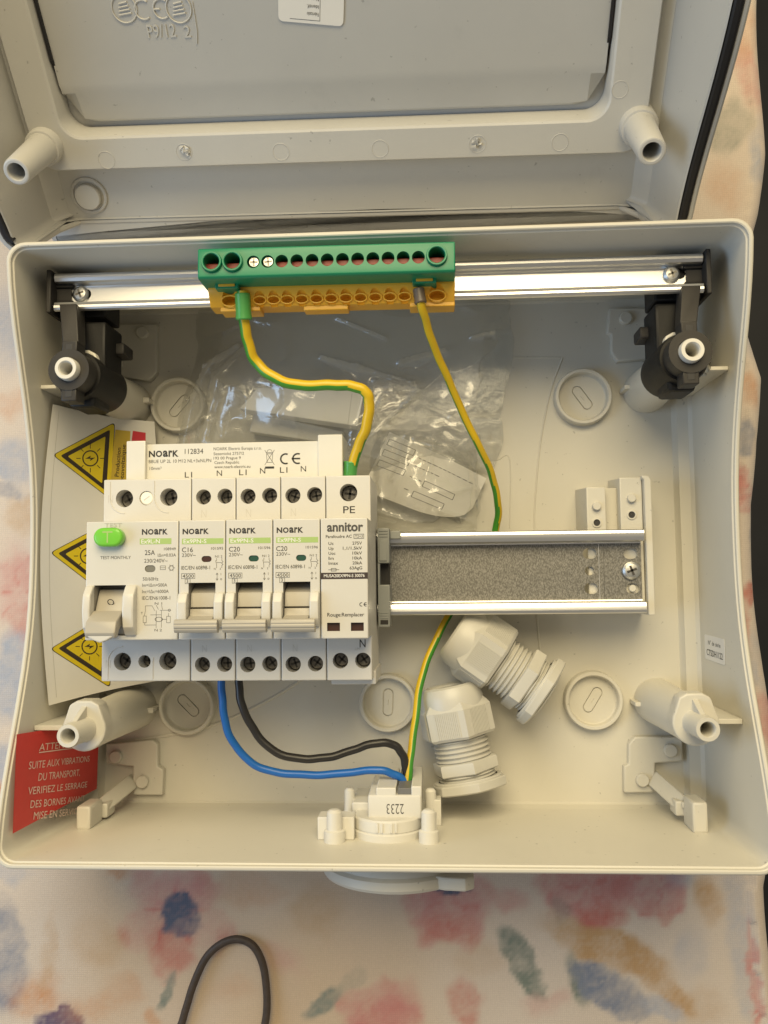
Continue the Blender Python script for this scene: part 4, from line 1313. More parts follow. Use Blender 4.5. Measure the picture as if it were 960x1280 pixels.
def rail_mesh(y0, wid, lip, depth, th, z, x0, x1, mflange, mweb, curl=0.0, tilt=0.0):
    """section swept along x; y shifts by tilt from x0 to x1"""
    poly, _ = hat(y0, wid, lip, depth, th, z, x0, x1, curl)
    b = MB()
    n = len(poly)
    vs = [(x0, p[0], p[1]) for p in poly] + [(x1, p[0] + tilt, p[1]) for p in poly]
    fs, ms = [], []
    for i in range(n):
        j = (i + 1) % n
        fs.append((i, j, j + n, i + n))
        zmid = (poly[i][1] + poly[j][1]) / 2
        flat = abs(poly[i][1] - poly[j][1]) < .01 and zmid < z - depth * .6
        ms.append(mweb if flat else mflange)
    fs.append(tuple(range(n))); ms.append(mflange)
    fs.append(tuple(range(n, 2 * n))[::-1]); ms.append(mflange)
    b.add(vs, fs, mflange, None, ms)
    bmx = bmesh.new()
    vv = [bmx.verts.new(v) for v in b.v]
    for f, m_ in zip(b.f, b.m):
        bmx.faces.new([vv[i] for i in f]).material_index = m_
    bmesh.ops.recalc_face_normals(bmx, faces=list(bmx.faces))
    bmx.verts.index_update()
    out = MB(); out.mats = list(b.mats)
    out.v = [tuple(v.co) for v in bmx.verts]
    out.f = [[v.index for v in f.verts] for f in bmx.faces]
    out.m = [f.material_index for f in bmx.faces]
    bmx.free()
    return out
b = rail_mesh(RYT, 35, 4.2, 7.3, 1.0, RZ, RX0, RX1, STEEL, GALV, .5)
ZWEB = RZ - 7.3 + .5
holes = []
for (px, py, w, h) in ((737, 692, 6.0, 4.6), (737, 713.5, 4.0, 4.0), (739, 735.5, 6.0, 4.8), (788, 692, 6.0, 4.6), (791, 735.5, 5.8, 4.4)):
    p = P(px, py, ZWEB)
    holes.append(MB().prism(slot(p.x, p.y, w, h), ZWEB - 3, ZWEB + 2, STEEL))
b = cut(b, holes)
p = P(749, 713, ZWEB); b.stroke([(p.x, RYT - 5.6), (p.x, RYT - 29.6)], .25, ZWEB + .02, STEEL)
p = P(755, 713, ZWEB); b.stroke([(p.x, RYT - 5.6), (p.x, RYT - 29.6)], .2, ZWEB + .02, SCREWD)
b.build("rail", rail, None, 12)
p = P(789.5, 713, ZWEB + 1.5)
b = MB(); pan_screw(b, T(p.x, p.y, ZWEB), 4.1, 2.4); b.build("screw", rail)
for (px, py) in ((791, 735.5),):
    p = P(px, py, ZWEB)
    b = MB(); b.lathe([(1.5, -2.5), (1.5, .6), (1.2, .9), (.05, .9)], BEIGE, T(p.x, p.y, ZWEB - .5), 20, False); b.build("locating_pin", enc)

# grey end stop
es = thing("end_stop", "grey plastic end clamp on the rail against the surge protector", "end clamp", (112, -21, 32))
ZE = 47.0
xa, xb = 108.6, P(487, 715, ZE).x
y1_, y0_ = P(478, 660, ZE).y, P(478, 784, ZE).y
b = MB()
ysl0, ysl1 = P(478, 731, ZE).y, P(478, 704, ZE).y
b.box(xa, xb, y0_, ysl0, 30, ZE, ENDST, .5)
b.box(xa, xb, ysl1, y1_, 30, ZE, ENDST, .5)
b.box(xa, xb - .6, ysl0 - .5, ysl1 + .5, 30, ZE - 7, BLACKP2, .2)
b.box(xa, xa + .9, ysl0 - .2, ysl1 + .2, 30, ZE - .5, ENDST, .2)
b.box(xa + .8, xb - 1, ysl1 + 1, y1_ - 5, ZE - .3, ZE + .5, ENDST, .2)
for k in range(3):
    b.box(xa + .7, xb - .6, y1_ - 1.4 - k * 1.2, y1_ - .8 - k * 1.2, ZE - .2, ZE + .35, ENDST, .1)
    b.box(xa + .7, xb - .6, y0_ + 3.6 + k * 1.1, y0_ + 4.1 + k * 1.1, ZE - .2, ZE + .25, ENDST, .1)
b.box(xa + 1, xb - .8, y0_ + 1.2, y0_ + 3.0, ZE - .2, ZE + .3, BLACKP2, .1)
es_b = b.build("clamp_body", es)
b = MB(); b.box(xb, xb + 4.5, y1_ - 4.5, y1_ - 1.0, 34, 42, ENDST, .4); b.build("hook", es)

# ================================================================ UPPER RAIL
UZ = 72.0
uyL, uyR = P(70, 343, UZ).y, P(878, 317.5, UZ).y
uxL, uxR = P(68, 366, UZ).x, P(879, 340, UZ).x
ur = thing("earth_rail", "narrow shiny steel rail along the top edge of the box, holding the green terminal", "mounting rail", ((uxL + uxR) / 2, 97, 66))
b = rail_mesh(uyL, 15, 3.0, 5.2, 1.0, UZ, uxL, uxR, STEEL, STEEL, .4, uyR - uyL)
UW = UZ - 5.2 + .5
sl_ = []
for px, py in ((102, 368), (844, 342)):
    p = P(px, py, UW); sl_.append(MB().prism(slot(p.x, p.y, 8.2, 4.6), UW - 3, UW + 2, STEEL))
b = cut(b, sl_)
b.build("rail", ur, None, 12)
for px, py in ((100, 367), (840, 342)):
    p = P(px, py, UW + 1.5)
    b = MB(); pan_screw(b, T(p.x, p.y, UW), 3.4, 2.3); b.build("screw", ur)

# black plastic rail holders on the two upper posts
def holder(nm, sx, label, arm_px, cap_px):
    cx, cy = POSTS[nm]
    t = thing("rail_holder", label, "rail holder", (cx, cy, 30), "black holders of the upper rail")
    M = T(cx, cy, 0)
    b = MB()
    # ring over the post tip with two slotted ears
    R0, R1 = 8.3, 4.9
    vs = []
    b.loft([[(R1 * cos(a), R1 * sin(a), z) for a in [2 * pi * k / 36 for k in range(36)]] if r else [(R0 * cos(a), R0 * sin(a), z) for a in [2 * pi * k / 36 for k in range(36)]] for r, z in ((0, 71), (0, 80.6), (0, 81.2), (1, 81.2), (1, 76))], BLACKP2, False, False, None, M)
    b.box(-3.1, 3.1, 6.5, 12, 72, 80.8, BLACKP2, .5, M); b.box(-3.1, 3.1, -12.5, -6.5, 72, 80.8, BLACKP2, .5, M)
    b.box(-1.4, 1.4, 6.4, 10.5, 79, 80.95, HOLE, .2, M); b.box(-1.4, 1.4, -11, -6.6, 79, 80.95, HOLE, .2, M)
    yr0 = (uyL if sx < 0 else uyR) - 15
    b.hull([M @ Vector(p) for p in ((-3.3, 11, 72), (3.3, 11, 72), (-3.3, 11, 79.8), (3.3, 11, 79.8))] + [Vector((arm_px + i, yr0 + 1.5, z)) for i in (-3.6, 3.6) for z in (66, 75)], BLACKP2, .5)
    hb = b.build("post_ring", t)
    b = MB()
    b.lathe([(10.2, 43), (10.5, 46), (10.0, 70), (9.4, 72)], BLACKP, M, 36)
    b.hull([M @ Vector((i, j, z)) for i in (-5.5, 5.5) for j in (0, -12.5) for z in (50, 68)] , BLACKP, 1.6)
    s_ = -sx
    b.hull([M @ Vector((i, j, z)) for i in (s_ * -4, s_ * 9) for j in (2, 24) for z in (46, 66)], BLACKP, 1.2)
    b.hull([M @ Vector((i, j, z)) for i in (s_ * 6, s_ * 12.5) for j in (13, 18) for z in (42, 54)], BLACKP2, .8)
    b.box(min(arm_px - 12 * sx, arm_px + 8 * sx), max(arm_px - 12 * sx, arm_px + 8 * sx), yr0 - 1.5, yr0 + 14, 48, UZ - 6.4, BLACKP, .8)
    b.build("clamp_body", t)
    # end cap across the rail's end
    b = MB()
    ex = uxL if sx < 0 else uxR
    yy0, yy1 = yr0 - 1.6, yr0 + 16.4
    e0, e1 = sorted((ex + sx * .6, ex + sx * 2.6))
    b.box(e0, e1, yy0, yy1, 50, UZ + 2.2, BLACKP2, .5)
    g0, g1 = sorted((ex - sx * 6.5, ex + sx * 1.0))
    b.box(g0, g1, yr0 + 3.4, yr0 + 4.9, 60, UW + 2.0, BLACKP, .3); b.box(g0, g1, yr0 + 10.2, yr0 + 11.7, 60, UW + 2.0, BLACKP, .3)
    g0, g1 = sorted((ex - sx * 5.5, ex + sx * .8))
    b.box(g0, g1, yr0 + 4.5, yr0 + 10.6, 58, UW + .9, BLACKP2, .2)
    b.build("end_cap", t)
    # side screw
    b = MB()
    sp = M @ Vector((sx * 9.6, -1.5, 66))
    MS_ = frame(sp, (0, 1, 0), (0, 0, 1), (sx * .9, 0, .45))
    pan_screw(b, MS_, 3.4, 2.2); b.box(-4, 4, -4, 4, -2, .1, SCREWM, .3, MS_)
    b.build("clamp_screw", t)
holder("tl", -1, "black rail holder on the upper post just above the white warning sheet", P(84, 420, 75).x, None)
holder("tr", 1, "black rail holder on the upper post farther from the breakers, rightmost of the two", P(866, 395, 75).x, None)

# ================================================================ EARTH TERMINAL
et = thing("earth_terminal_block", "green and yellow earth terminal block clipped on the narrow upper rail", "terminal block", (85, 100, 72))
ZG = 97.0
gL, gR = P(247, 330, ZG), P(569, 322, ZG)
slope = (P(546, 320, ZG).y - P(265, 328, ZG).y) / (P(546, 320, ZG).x - P(265, 328, ZG).x)
ax = Vector((1, slope, 0)).normalized()
g0 = P(247, 328.6, ZG)
MG = frame((g0.x, g0.y, 0), ax, (-ax.y, ax.x, 0))
GW = (P(569, 319.8, ZG) - g0).length
yt_, yb_ = (MG.inverted() @ P(400, 306, ZG)).y, (MG.inverted() @ P(400, 344.5, ZG)).y
ygb = (MG.inverted() @ P(400, 353.5, 89.0)).y
def gx(px): return (MG.inverted() @ P(px, 328.6 - (px - 247) * .0285, ZG)).x
MGX = MG @ frame((0, 0, 0), (0, 1, 0), (0, 0, 1), (1, 0, 0))
b = MB()
b.prism([(yt_, 80), (yt_, ZG - .5), (yt_ - .5, ZG), (yb_ + .8, ZG), (yb_, ZG - .8), (ygb, 89.0), (ygb, 80)], 0, GW, TGREEN, MGX, .5)
holes = []
HB, HS = [265, 291, 546], [316.5, 334.5, 352, 371, 390, 409, 428, 447, 466, 485, 504, 523]
for px in HB:
    holes.append(MB().lathe([(3.05, ZG - 9), (3.05, ZG + 4)], TGREEN, MG @ T(gx(px), 0, 0), 28))
for px in HS:
    holes.append(MB().lathe([(2.45, ZG - 9), (2.45, ZG + 4)], TGREEN, MG @ T(gx(px), -.2, 0), 24))
b = cut(b, holes)
for px in HB:
    b.lathe([(3.05, ZG - .2), (3.05, ZG + 1.3), (3.3, ZG + 1.5), (3.7, ZG + 1.5), (3.95, ZG + 1.1), (4.0, ZG - .2)], TGREEN, MG @ T(gx(px), 0, 0), 32, False)
for px in (278, 530):
    b.prism(rrect(gx(px) - 4.6, gx(px) + 4.6, ygb - 1.6, ygb + 1.5, .5, 3), 80, 90.2, TGREEN, MG, .3)
gh = b.build("green_housing", et)
b = MB()
b.box(1.2, GW - 1.2, -1.5, 0.9, ZG - 7.5, ZG - 3.6, REDBAR, .4, MG)
b.build("copper_bar", et)
for px in HS + HB:
    b = MB()
    big = px in HB
    r = 2.6 if big else 2.1
    up = px in (316.5, 334.5)
    M = MG @ T(gx(px), -.2 if not up else .1, ZG - (1.6 if up else 8.3))
    b.lathe([(r, -5), (r, 0), (r * .85, .5), (.05, .6)], SCREWM if up else REDBAR, M, 22, False)
    a = random.uniform(0, 1.6)
    for k in (0, pi / 2):
        b.box(-r * .7, r * .7, -r * .15, r * .15, .1, .68, SCREWD if up else HOLE, 0, M @ Matrix.Rotation(a + k, 4, 'Z'))
    b.build("terminal_screw", et)
# yellow lower half with its row of wire entries
b = MB()
ZY = 86.5
yw = (MG.inverted() @ P(400, 381.5, 82.5)).y
ywt = ygb + .5
yx0, yx1 = (MG.inverted() @ P(261, 366, 85)).x, GW
b.prism([(ywt + 3, 74), (ywt + 3, ZY), (ywt - 1.2, ZY), (yw + 3.2, ZY - 1.6), (yw, ZY - 3.8), (yw, 74)], yx0, yx1, TYELLOW, MGX, .4)
holes = []
for px in [278] + HS + [546]:
    big = px in (278, 546)
    r = 3.0 if big else 2.1
    Mh = MG @ frame((gx(px if px != 316.5 else 312), yw + 3.0, ZY - 2.2), (1, 0, 0), (0, .45, -.9), None)
    Mh = MG @ frame((gx(px), yw + 2.2, ZY - 2.2), (1, 0, 0), (0, .80, -.60))
    holes.append(MB().lathe([(r, -4), (r * 1.0, 5)], TYELLOW, MG @ frame((gx(px), yw + 2.6, ZY - 1.8), (1, 0, 0), (0, .94, -.34)), 20))
b = cut(b, holes)
for px in [278] + HS + [546]:
    big = px in (278, 546)
    r = 3.3 if big else 2.5
    Mh = MG @ frame((gx(px), yw + 2.0, ZY - 2.05), (1, 0, 0), (0, .92, .38))
    pts = [Mh @ Vector((r * cos(a), r * .62 * sin(a), .1)) for a in [2 * pi * k / 24 for k in range(25)]]
    b.tube(pts, .28, TYELLOW, 6, cap=False)
b.box(gx(372), gx(430), yw - 1.8, yw + .6, 76, ZY - 4.4, TYELLOW, .4, MG); b.box(gx(262) + .6, gx(316), yw - 1.6, yw + .6, 74, ZY - 4.0, TYELLOW, .4, MG); b.box(gx(510), GW, yw - 1.6, yw + .6, 74, ZY - 4.0, TYELLOW, .4, MG)
for px in (278, 530):
    b.box(gx(px) - 3.2, gx(px) + 3.2, ygb - .9, ygb + .7, 89.6, 90.6, TYELLOW, .2, MG)
b.build("yellow_base", et)

# ================================================================ WIRES
def wire(name, label, pts, r, m, mfun=None, ends=()):
    w = [P(a, c, z) for a, c, z in pts]
    sm = smooth(w, 10)
    rg = random.Random(len(label))
    ph = [rg.uniform(0, 6.28) for _ in range(6)]
    for i, q in enumerate(sm):                 # the small waviness of a hand-bent conductor
        k = .16 * min(1, i / 12, (len(sm) - 1 - i) / 12)
        sm[i] = q + Vector((sin(i * .31 + ph[0]) + .6 * sin(i * .73 + ph[1]), sin(i * .27 + ph[2]) + .6 * sin(i * .67 + ph[3]), sin(i * .3 + ph[4]))) * k
    t = thing(name, label, "wire", tuple(sm[len(sm) // 2]))
    b = MB()
    b.tube(sm, r, m, 20, mfun)
    b.build("insulation", t)
    for (i0, i1, rr_, mm_) in ends:
        b = MB()
        a0, a1 = P(*i0), P(*i1)
        d = (a1 - a0).normalized()
        M = frame(a0, d.orthogonal(), d.cross(d.orthogonal()), d)
        L_ = (a1 - a0).length
        b.lathe([(rr_ * .94, 0), (rr_, .3), (rr_ * 1.0, L_ * .7), (rr_ * 1.08, L_ - .4), (rr_ * 1.0, L_), (rr_ * .7, L_)], mm_, M, 24)
        b.build("ferrule", t)
    return t
def two(f0, half=pi / 2):
    def mf(phi, u):
        d = (phi - f0(u) + pi) % (2 * pi) - pi
        return WYEL if abs(d) < half else WGRN
    return mf
wire("earth_wire", "thick yellow and green earth wire from the terminal block to the surge protector",
     [(303, 364, 86), (305, 396, 84), (309, 425, 79), (320, 452, 75), (342, 472, 74), (375, 481, 74), (412, 482, 74), (440, 482, 74), (456, 490, 73), (462, 506, 71), (457, 535, 67), (447, 562, 62), (438, 590, 58)], 2.15, WYEL,
     two(lambda u: radians(28 + 112 * min(1, max(0, (u - .6) / .35))), radians(84)), [((303, 367, 86), (305, 400, 84), 3.0, FERG), ((437, 598, 58), (439, 577, 59), 2.9, FERG)])
def fB(u):
    return radians(np.interp(u, [0, .25, .42, .52, .6, .75, 1], [95, 80, 20, -30, 120, 155, 150]))
wire("earth_wire", "thin yellow and green earth wire running down behind the rail to the lower outlet",
     [(525.5, 372, 86.6), (527, 384, 85), (536, 414, 77), (552, 455, 65), (572, 502, 54), (596, 552, 44), (614, 592, 34), (622, 625, 26), (621, 655, 20), (612, 690, 17), (590, 730, 17), (562, 768, 20), (540, 810, 25), (525, 858, 31), (517, 915, 38), (512, 960, 43), (508, 990, 44)], 1.6, WYEL, two(fB, radians(68)),
     [((523, 361, 86.6), (526, 379, 86.4), 2.25, FERB)])
wire("neutral_wire", "blue wire curving from the breaker bottom to the lower outlet", [(277, 836, 52), (277, 862, 52), (280, 892, 51), (290, 926, 49), (314, 953, 47), (350, 966, 46), (395, 969, 46), (440, 965, 46), (472, 963, 46), (494, 968, 45), (508, 980, 44), (514, 996, 43)], 1.62, WBLUE)
wire("phase_wire", "black wire curving from the breaker bottom to the lower outlet", [(298, 836, 52), (299, 862, 52), (306, 890, 52), (322, 920, 51), (348, 941, 50), (380, 949, 49), (412, 946, 48), (445, 936, 47), (472, 929, 46), (490, 930, 45), (502, 941, 44), (507, 960, 43), (510, 990, 42)], 1.7, WBLK)

# cord on the cloth, below the box
cd = thing("cord_loop", "dark brown round cord looping over the cloth in front of the box", "cord", tuple(P(296, 1180, 2)))
b = MB()
b.tube(smooth([P(x, y, 2.4) for x, y in ((190, 1340), (222, 1290), (232, 1262), (242, 1230), (257, 1198), (276, 1180), (297, 1174), (316, 1182), (328, 1204), (333, 1235), (333, 1268), (326, 1300), (312, 1350))], 10), 1.75, CORD, 14)
b.build("braid", cd)

# ================================================================ LOWER OUTLET FITTING (fixed on the inner side of the lower wall)
YW = BY0 + 3.2
of = thing("outlet_fitting", "white plastic outlet fitting on the lower wall where the three wires end", "outlet", (P(490, 1040, 40).x, YW, 30))
ocx = P(487, 1040, 45).x
MF = frame((ocx, YW, 52.0), (-1, 0, 0), (0, 0, 1), (0, 1, 0))           # local z runs into the box (+y)
b = MB()
b.lathe([(14.5, -.5), (14.6, 2.3), (14.2, 2.7), (13.9, 2.8), (13.9, 3.2), (14.2, 3.3), (14.2, 7.2), (13.6, 7.9), (.05, 7.9)], WHITEPL, MF, 56, False)
for k in (-2, -1, 1, 2):
    a = pi / 2 + k * .13
    b.box(-.5, .5, 13.6, 14.8, 3.6, 7.2, WHITEPL, .2, MF @ Matrix.Rotation(a - pi / 2, 4, 'Z'))
b.build("collar", of)
b = MB()
def opx(px, py, z): 
    p = P(px, py, z); return p
zt = 59.5
xa, xb = opx(460, 1020, zt).x, opx(527, 1020, zt).x
ya = opx(490, 994, zt).y
yh = opx(490, 985, zt).y
yf = YW + 7.0
b.box(xa, xb, yf, ya, 22, zt, WHITEPL, .9, None, 3)
b.box(xa + 1, xb - 1, YW + 7, yf + 1, 24, zt - 2.2, WHITEPL, .4)
b.box(opx(470, 990, zt).x, opx(495, 990, zt).x, ya - 1, opx(490, 985, zt).y, 22, zt - .4, WHITEPL, .5)
b.box(opx(514, 990, zt).x, opx(527, 990, zt).x, ya - 1, opx(490, 983, zt).y, 22, zt - .4, WHITEPL, .5)
b.box(opx(497, 990, zt).x, opx(514, 990, zt).x, ya - 1.5, ya + 2.5, 22, zt - 1.2, SHEATH, .3)
# date digits, printed upside down
M = T(opx(494, 1011, zt).x, opx(494, 1011, zt).y, zt) @ Matrix.Rotation(pi, 4, 'Z')
b.text("2233", 0, -1.9, 3.9, INKG, M, .06, 6.9, -.008, 'C')
b.box(opx(440, 1010, 48).x, xa + .5, YW + 7, opx(450, 1003, 48).y, 22, 48, WHITEPL, .5)
b.build("connector_body", of)
for px, py0, py1, z, r, wing in ((418, 1058, 1011, 64, 3.1, -1), (535.5, 1060, 1011, 64, 2.9, 0), (437, 1030, 984, 40, 2.3, 0), (538, 1030, 985, 40, 2.4, 1)):
    b = MB()
    x = P(px, py1, z).x
    y1p = P(px, py1, z).y
    My = frame((x, YW, z), (-1, 0, 0), (0, 0, 1), (0, 1, 0))
    L_ = y1p - YW
    b.lathe([(r * 1.35, -.5), (r * 1.35, L_ * .32), (r, L_ * .36), (r * .96, L_ - 1.2), (r * .6, L_ - .2), (.05, L_)], WHITEPL, My, 24, False)
    if wing == -1:
        b.box(x - 7.0, x + 7.6, YW - .3, YW + L_ * .7, z - 11, z - 1.6, WHITEPL, .4)
    elif wing == 1:
        b.box(x + 1, x + 4.4, YW - .3, YW + L_ * .7, z - 6, z + 2, WHITEPL, .4)
    else:
        b.box(x - 1.2, x + 3.2, YW - .3, YW + L_ * .7, z - 10, z - 1, WHITEPL, .4)
    b.build("peg", of)

# ================================================================ CABLE GLANDS
def hexf(a):
    k = pi / 3
    return cos(k / 2) / cos((a % k) - k / 2)
def gland(cap_px, nut_px, label, roll):
    A, B = P(*cap_px, 24), P(*nut_px, 25)
    A.z, B.z = 24.0, 25.5
    d = (B - A).normalized()
    side = d.cross(Vector((0, 0, 1))).normalized()
    M = frame(A, side, side.cross(d) * -1, d) @ Matrix.Rotation(roll, 4, 'Z')
    M = frame(A, side, d.cross(side), d) @ Matrix.Rotation(roll, 4, 'Z')
    L_ = (B - A).length
    u = L_ / 48.0
    t = thing("cable_gland", label, "cable gland", (A.x, A.y, FZ), "loose cable glands")
    b = MB()
    b.lathe([(8.6, 1.5), (9.0, .6), (10.6, 0), (12.2, .8), (13.2, 2.6), (13.8, 5.4), (14.0, 8.5), (14.0, 10)], GLAND, M, 48, True)
    b.lathe([(8.5, 1.4), (8.4, 5), (.05, 5)], DARKREC, M, 32, False)
    b.lathe([(14.0, 7.6 * u), (15.4, 9.2 * u), (16.6, 11 * u), (16.6, 23.4 * u), (15.6, 24.6 * u), (12, 24.6 * u)], GLAND, M, 96, True, hexf)
    # fine grip ribs on three flats
    for k in range(6):
        a = pi / 6 + k * pi / 3
        if k % 2 == 0 or True:
            for j in range(-6, 7):
                b.box(-.28, .28, -.2, .28, 11.2 * u, 23.2 * u, GLAND, 0, M @ Matrix.Rotation(a - pi / 2, 4, 'Z') @ T(j * .82, 16.6 * cos(pi / 6), 0))
    b.build("dome_nut", t)
    b = MB()
    pr = [(11.0, 24 * u)]
    z = 24.6 * u
    while z < 36.5 * u:
        pr += [(10.9, z), (12.2, z + .75), (12.2, z + 1.05), (10.9, z + 1.8)]
        z += 2.05
    pr += [(11.0, 37 * u)]
    b.lathe(pr, GLAND, M, 40)
    b.lathe([(13.2, 35.2 * u), (14.4, 35.6 * u), (14.6, 36.2 * u), (14.6, 40.6 * u), (14.0, 41.2 * u), (11, 41.2 * u)], GLAND, M, 96, True, hexf)
    pr = [(11.0, 41 * u)]
    z = 41.2 * u
    while z < 49 * u:
        pr += [(11.2, z), (12.4, z + .6), (12.4, z + .85), (11.2, z + 1.4)]
        z += 1.5
    pr += [(10.6, 49.6 * u), (8.4, 49.6 * u), (8.2, 44 * u)]
    b.lathe(pr, GLAND, M, 40)
    b.build("threaded_body", t)
    b = MB()
    # lock nut, a little askew on its thread
    Mn = M @ T(0, 0, 45.4 * u) @ Matrix.Rotation(.06, 4, 'X')
    b.lathe([(12.6, 0), (16.2, 0), (16.6, .5), (16.6, 3.6), (15.8, 4.2), (12.6, 4.2), (12.6, 0)], GLAND, Mn, 96, False, lambda a: .5 + .5 * hexf(a))
    b.lathe([(13.0, -1.0), (14.6, -1.0), (14.9, -.6), (14.9, .2), (13, .2)], GLAND, Mn, 48, False)
    b.build("lock_nut", t)
gland((561, 856), (587, 981), "grey plastic cable gland with its lock nut towards the lower wall, beside the outlet fitting", .28)
gland((567, 789), (677, 865), "grey plastic cable gland lying tilted just below the rail, dome against the thin earth wire", .12)

# ================================================================ PAPERS
def quadmap(c00, c10, c01, c11, bow=None):
    def f(s, t):
        p = (c00 * (1 - s) + c10 * s) * (1 - t) + (c01 * (1 - s) + c11 * s) * t
        if bow:
            p = p + bow(s, t)
        return p
    return f
def decal(mb, poly, fmap, m, lift, subd=5):
    def put(s, t):
        e = 1e-3
        p = fmap(s, t)
        nrm = (fmap(s + e, t) - p).cross(fmap(s, t + e) - p).normalized()
        if nrm.z + .4 * nrm.x < 0: nrm = -nrm
        return p + nrm * lift
    n = len(poly)
    if subd == 0 or n < 3:
        mb.add([put(*p) for p in poly], [tuple(range(n))], m)
        return
    cx, cy = sum(p[0] for p in poly) / n, sum(p[1] for p in poly) / n
    K = 14
    vs, fs = [], []
    for r in range(1, K + 1):                      # rings growing out from the middle
        k = r / K
        vs += [put(cx + (p[0] - cx) * k, cy + (p[1] - cy) * k) for p in poly]
    vs.append(put(cx, cy))
    c = len(vs) - 1
    for i in range(n):
        fs.append((c, i, (i + 1) % n))
        for r in range(K - 1):
            fs.append((r * n + i, (r + 1) * n + i, (r + 1) * n + (i + 1) % n, r * n + (i + 1) % n))
    mb.add(vs, fs, m)
def dtext(mb, st, fmap, o, du, dv, h, m, lift, w=None, bold=0.0, align='L'):
    """text laid on a mapped sheet: o origin (s,t), du/dv per-mm vectors in (s,t)"""
    vs, fs, x0, x1 = glyphs(st, bold)
    k = h / CAPH
    kx = k if w is None else w / (x1 - x0)
    off = {'L': 0, 'C': -(x1 - x0) * kx / 2}[align]
    out = []
    for p in vs:
        X_, Y_ = (p[0] - x0) * kx + off, p[1] * k
        s, t = o[0] + du[0] * X_ + dv[0] * Y_, o[1] + du[1] * X_ + dv[1] * Y_
        e = 1e-3
        q = fmap(s, t)
        nrm = (fmap(s + e, t) - q).cross(fmap(s, t + e) - q).normalized()
        if nrm.z + .4 * nrm.x < 0: nrm = -nrm
        out.append(q + nrm * lift)
    mb.add(out, fs, m)

# warning sheet on the left, leaning up the side wall
c00, c10 = PX(61, 882, -28.5), P(215, 848, 14)
c01, c11 = PX(66, 505, -28.5), P(193, 527, 14)
wsm = quadmap(c00, c10, c01, c11, lambda s, t: Vector((-.6 * sin(pi * t) * (1 - s) ** 2 - 3.0 * sin(pi * s), 0, 8.5 * sin(pi * t) * (1 - s) ** 2 - 6.0 * sin(pi * s))))
ws = thing("warning_sheet", "white sheet of yellow electrical hazard triangles between the left wall and breakers", "sticker sheet", tuple(wsm(.4, .5)))
b = MB()
b.grid(lambda s, t: wsm(s, t), 60, 80, PAPER)
b.grid(lambda s, t: wsm(s, t) - Vector((.1, 0, .18)), 60, 80, PAPER)
b.f[-4800:] = [f[::-1] for f in b.f[-4800:]]
# faint die-cut line
for (a, c) in (((.06, .02), (.06, .98)),):
    n_ = 30
    for k in range(n_):
        t0, t1 = a[1] + (c[1] - a[1]) * k / n_, a[1] + (c[1] - a[1]) * (k + 1) / n_
        decal(b, [(a[0], t0), (a[0] + .003, t0), (a[0] + .003, t1), (a[0], t1)], wsm, FAINT, .05, 0)
b.build("paper", ws)
import itertools
def find_st(px, py):
    return on_sheet(wsm, px, py)
def rpoly(pts, r, n=5):
    out = []
    m = len(pts)
    for i in range(m):
        a, p, c = Vector(pts[i - 1]), Vector(pts[i]), Vector(pts[(i + 1) % m])
        u, v = (a - p).normalized(), (c - p).normalized()
        for k in range(n + 1):
            s = k / n
            q0, q1 = p + u * r, p + v * r
            out.append(tuple((q0 * (1 - s) + p * s) * (1 - s) + (p * (1 - s) + q1 * s) * s))
    full = []
    for i, p in enumerate(out):
        q = out[(i + 1) % len(out)]
        L_ = math.hypot(q[0] - p[0], q[1] - p[1])
        k = max(1, int(L_ / 6))
        full += [(p[0] + (q[0] - p[0]) * j / k, p[1] + (q[1] - p[1]) * j / k) for j in range(k)]
    return full
for (apx, cpx) in (((68, 569), (113, 573)), ((65, 691), (110, 695)), ((65, 811), (112, 808))):
    # triangle pointing left: apex pixel and centre pixel
    def tri(k, r):
        ap = (cpx[0] + (apx[0] - cpx[0]) * k, cpx[1] + (apx[1] - cpx[1]) * k)
        w = 45 * k
        R1 = (cpx[0] + 29 * k, cpx[1] - 43 * k)
        R2 = (cpx[0] + 27 * k - 3, cpx[1] + 49 * k)
        return rpoly([ap, R2, R1], r)
    b = MB()
    for k, r, m_, lf in ((1.06, 6, TRIB, .06), (1.03, 6, TRIY, .10), (.84, 3, TRIB, .14), (.64, 2, TRIY, .18)):
        decal(b, [find_st(*p) for p in tri(k, r)], wsm, m_, lf)
    cc = (cpx[0] - .5, cpx[1])
    ringp = lambda r: [(cc[0] + r * cos(a), cc[1] + r * sin(a)) for a in [2 * pi * k / 24 for k in range(25)]]
    o_, i_ = ringp(10.2), ringp(8.6)
    for k in range(24):
        decal(b, [find_st(*p) for p in (o_[k], o_[k + 1], i_[k + 1], i_[k])], wsm, TRIB, .22, 0)
    for k in range(8):
        a = k * pi / 4
        p0, p1 = (cc[0] + 12.2 * cos(a), cc[1] + 12.2 * sin(a)), (cc[0] + 17.5 * cos(a), cc[1] + 17.5 * sin(a))
        nx_, ny_ = -sin(a) * .45, cos(a) * .45
        decal(b, [find_st(*p) for p in ((p0[0] - nx_, p0[1] - ny_), (p1[0] - nx_, p1[1] - ny_), (p1[0] + nx_, p1[1] + ny_), (p0[0] + nx_, p0[1] + ny_))], wsm, TRIB, .22, 0)
    bolt = [(-6, 1.2), (-.5, -3.2), (-.2, -.8), (4.2, -2.6), (4.0, -4.0), (6.6, -1.2), (3.4, .8), (3.6, -.8), (-1.6, 2.2), (-1.2, -.4)]
    bolt = [(-6.2, .4), (.6, -3.4), (-.2, -.6), (6.2, -1.0), (-.4, 3.4), (.4, .6)]
    decal(b, [find_st(cc[0] + p[0], cc[1] + p[1]) for p in bolt], wsm, TRIB, .22, 0)
    b.build("hazard_triangle", ws)
b = MB()
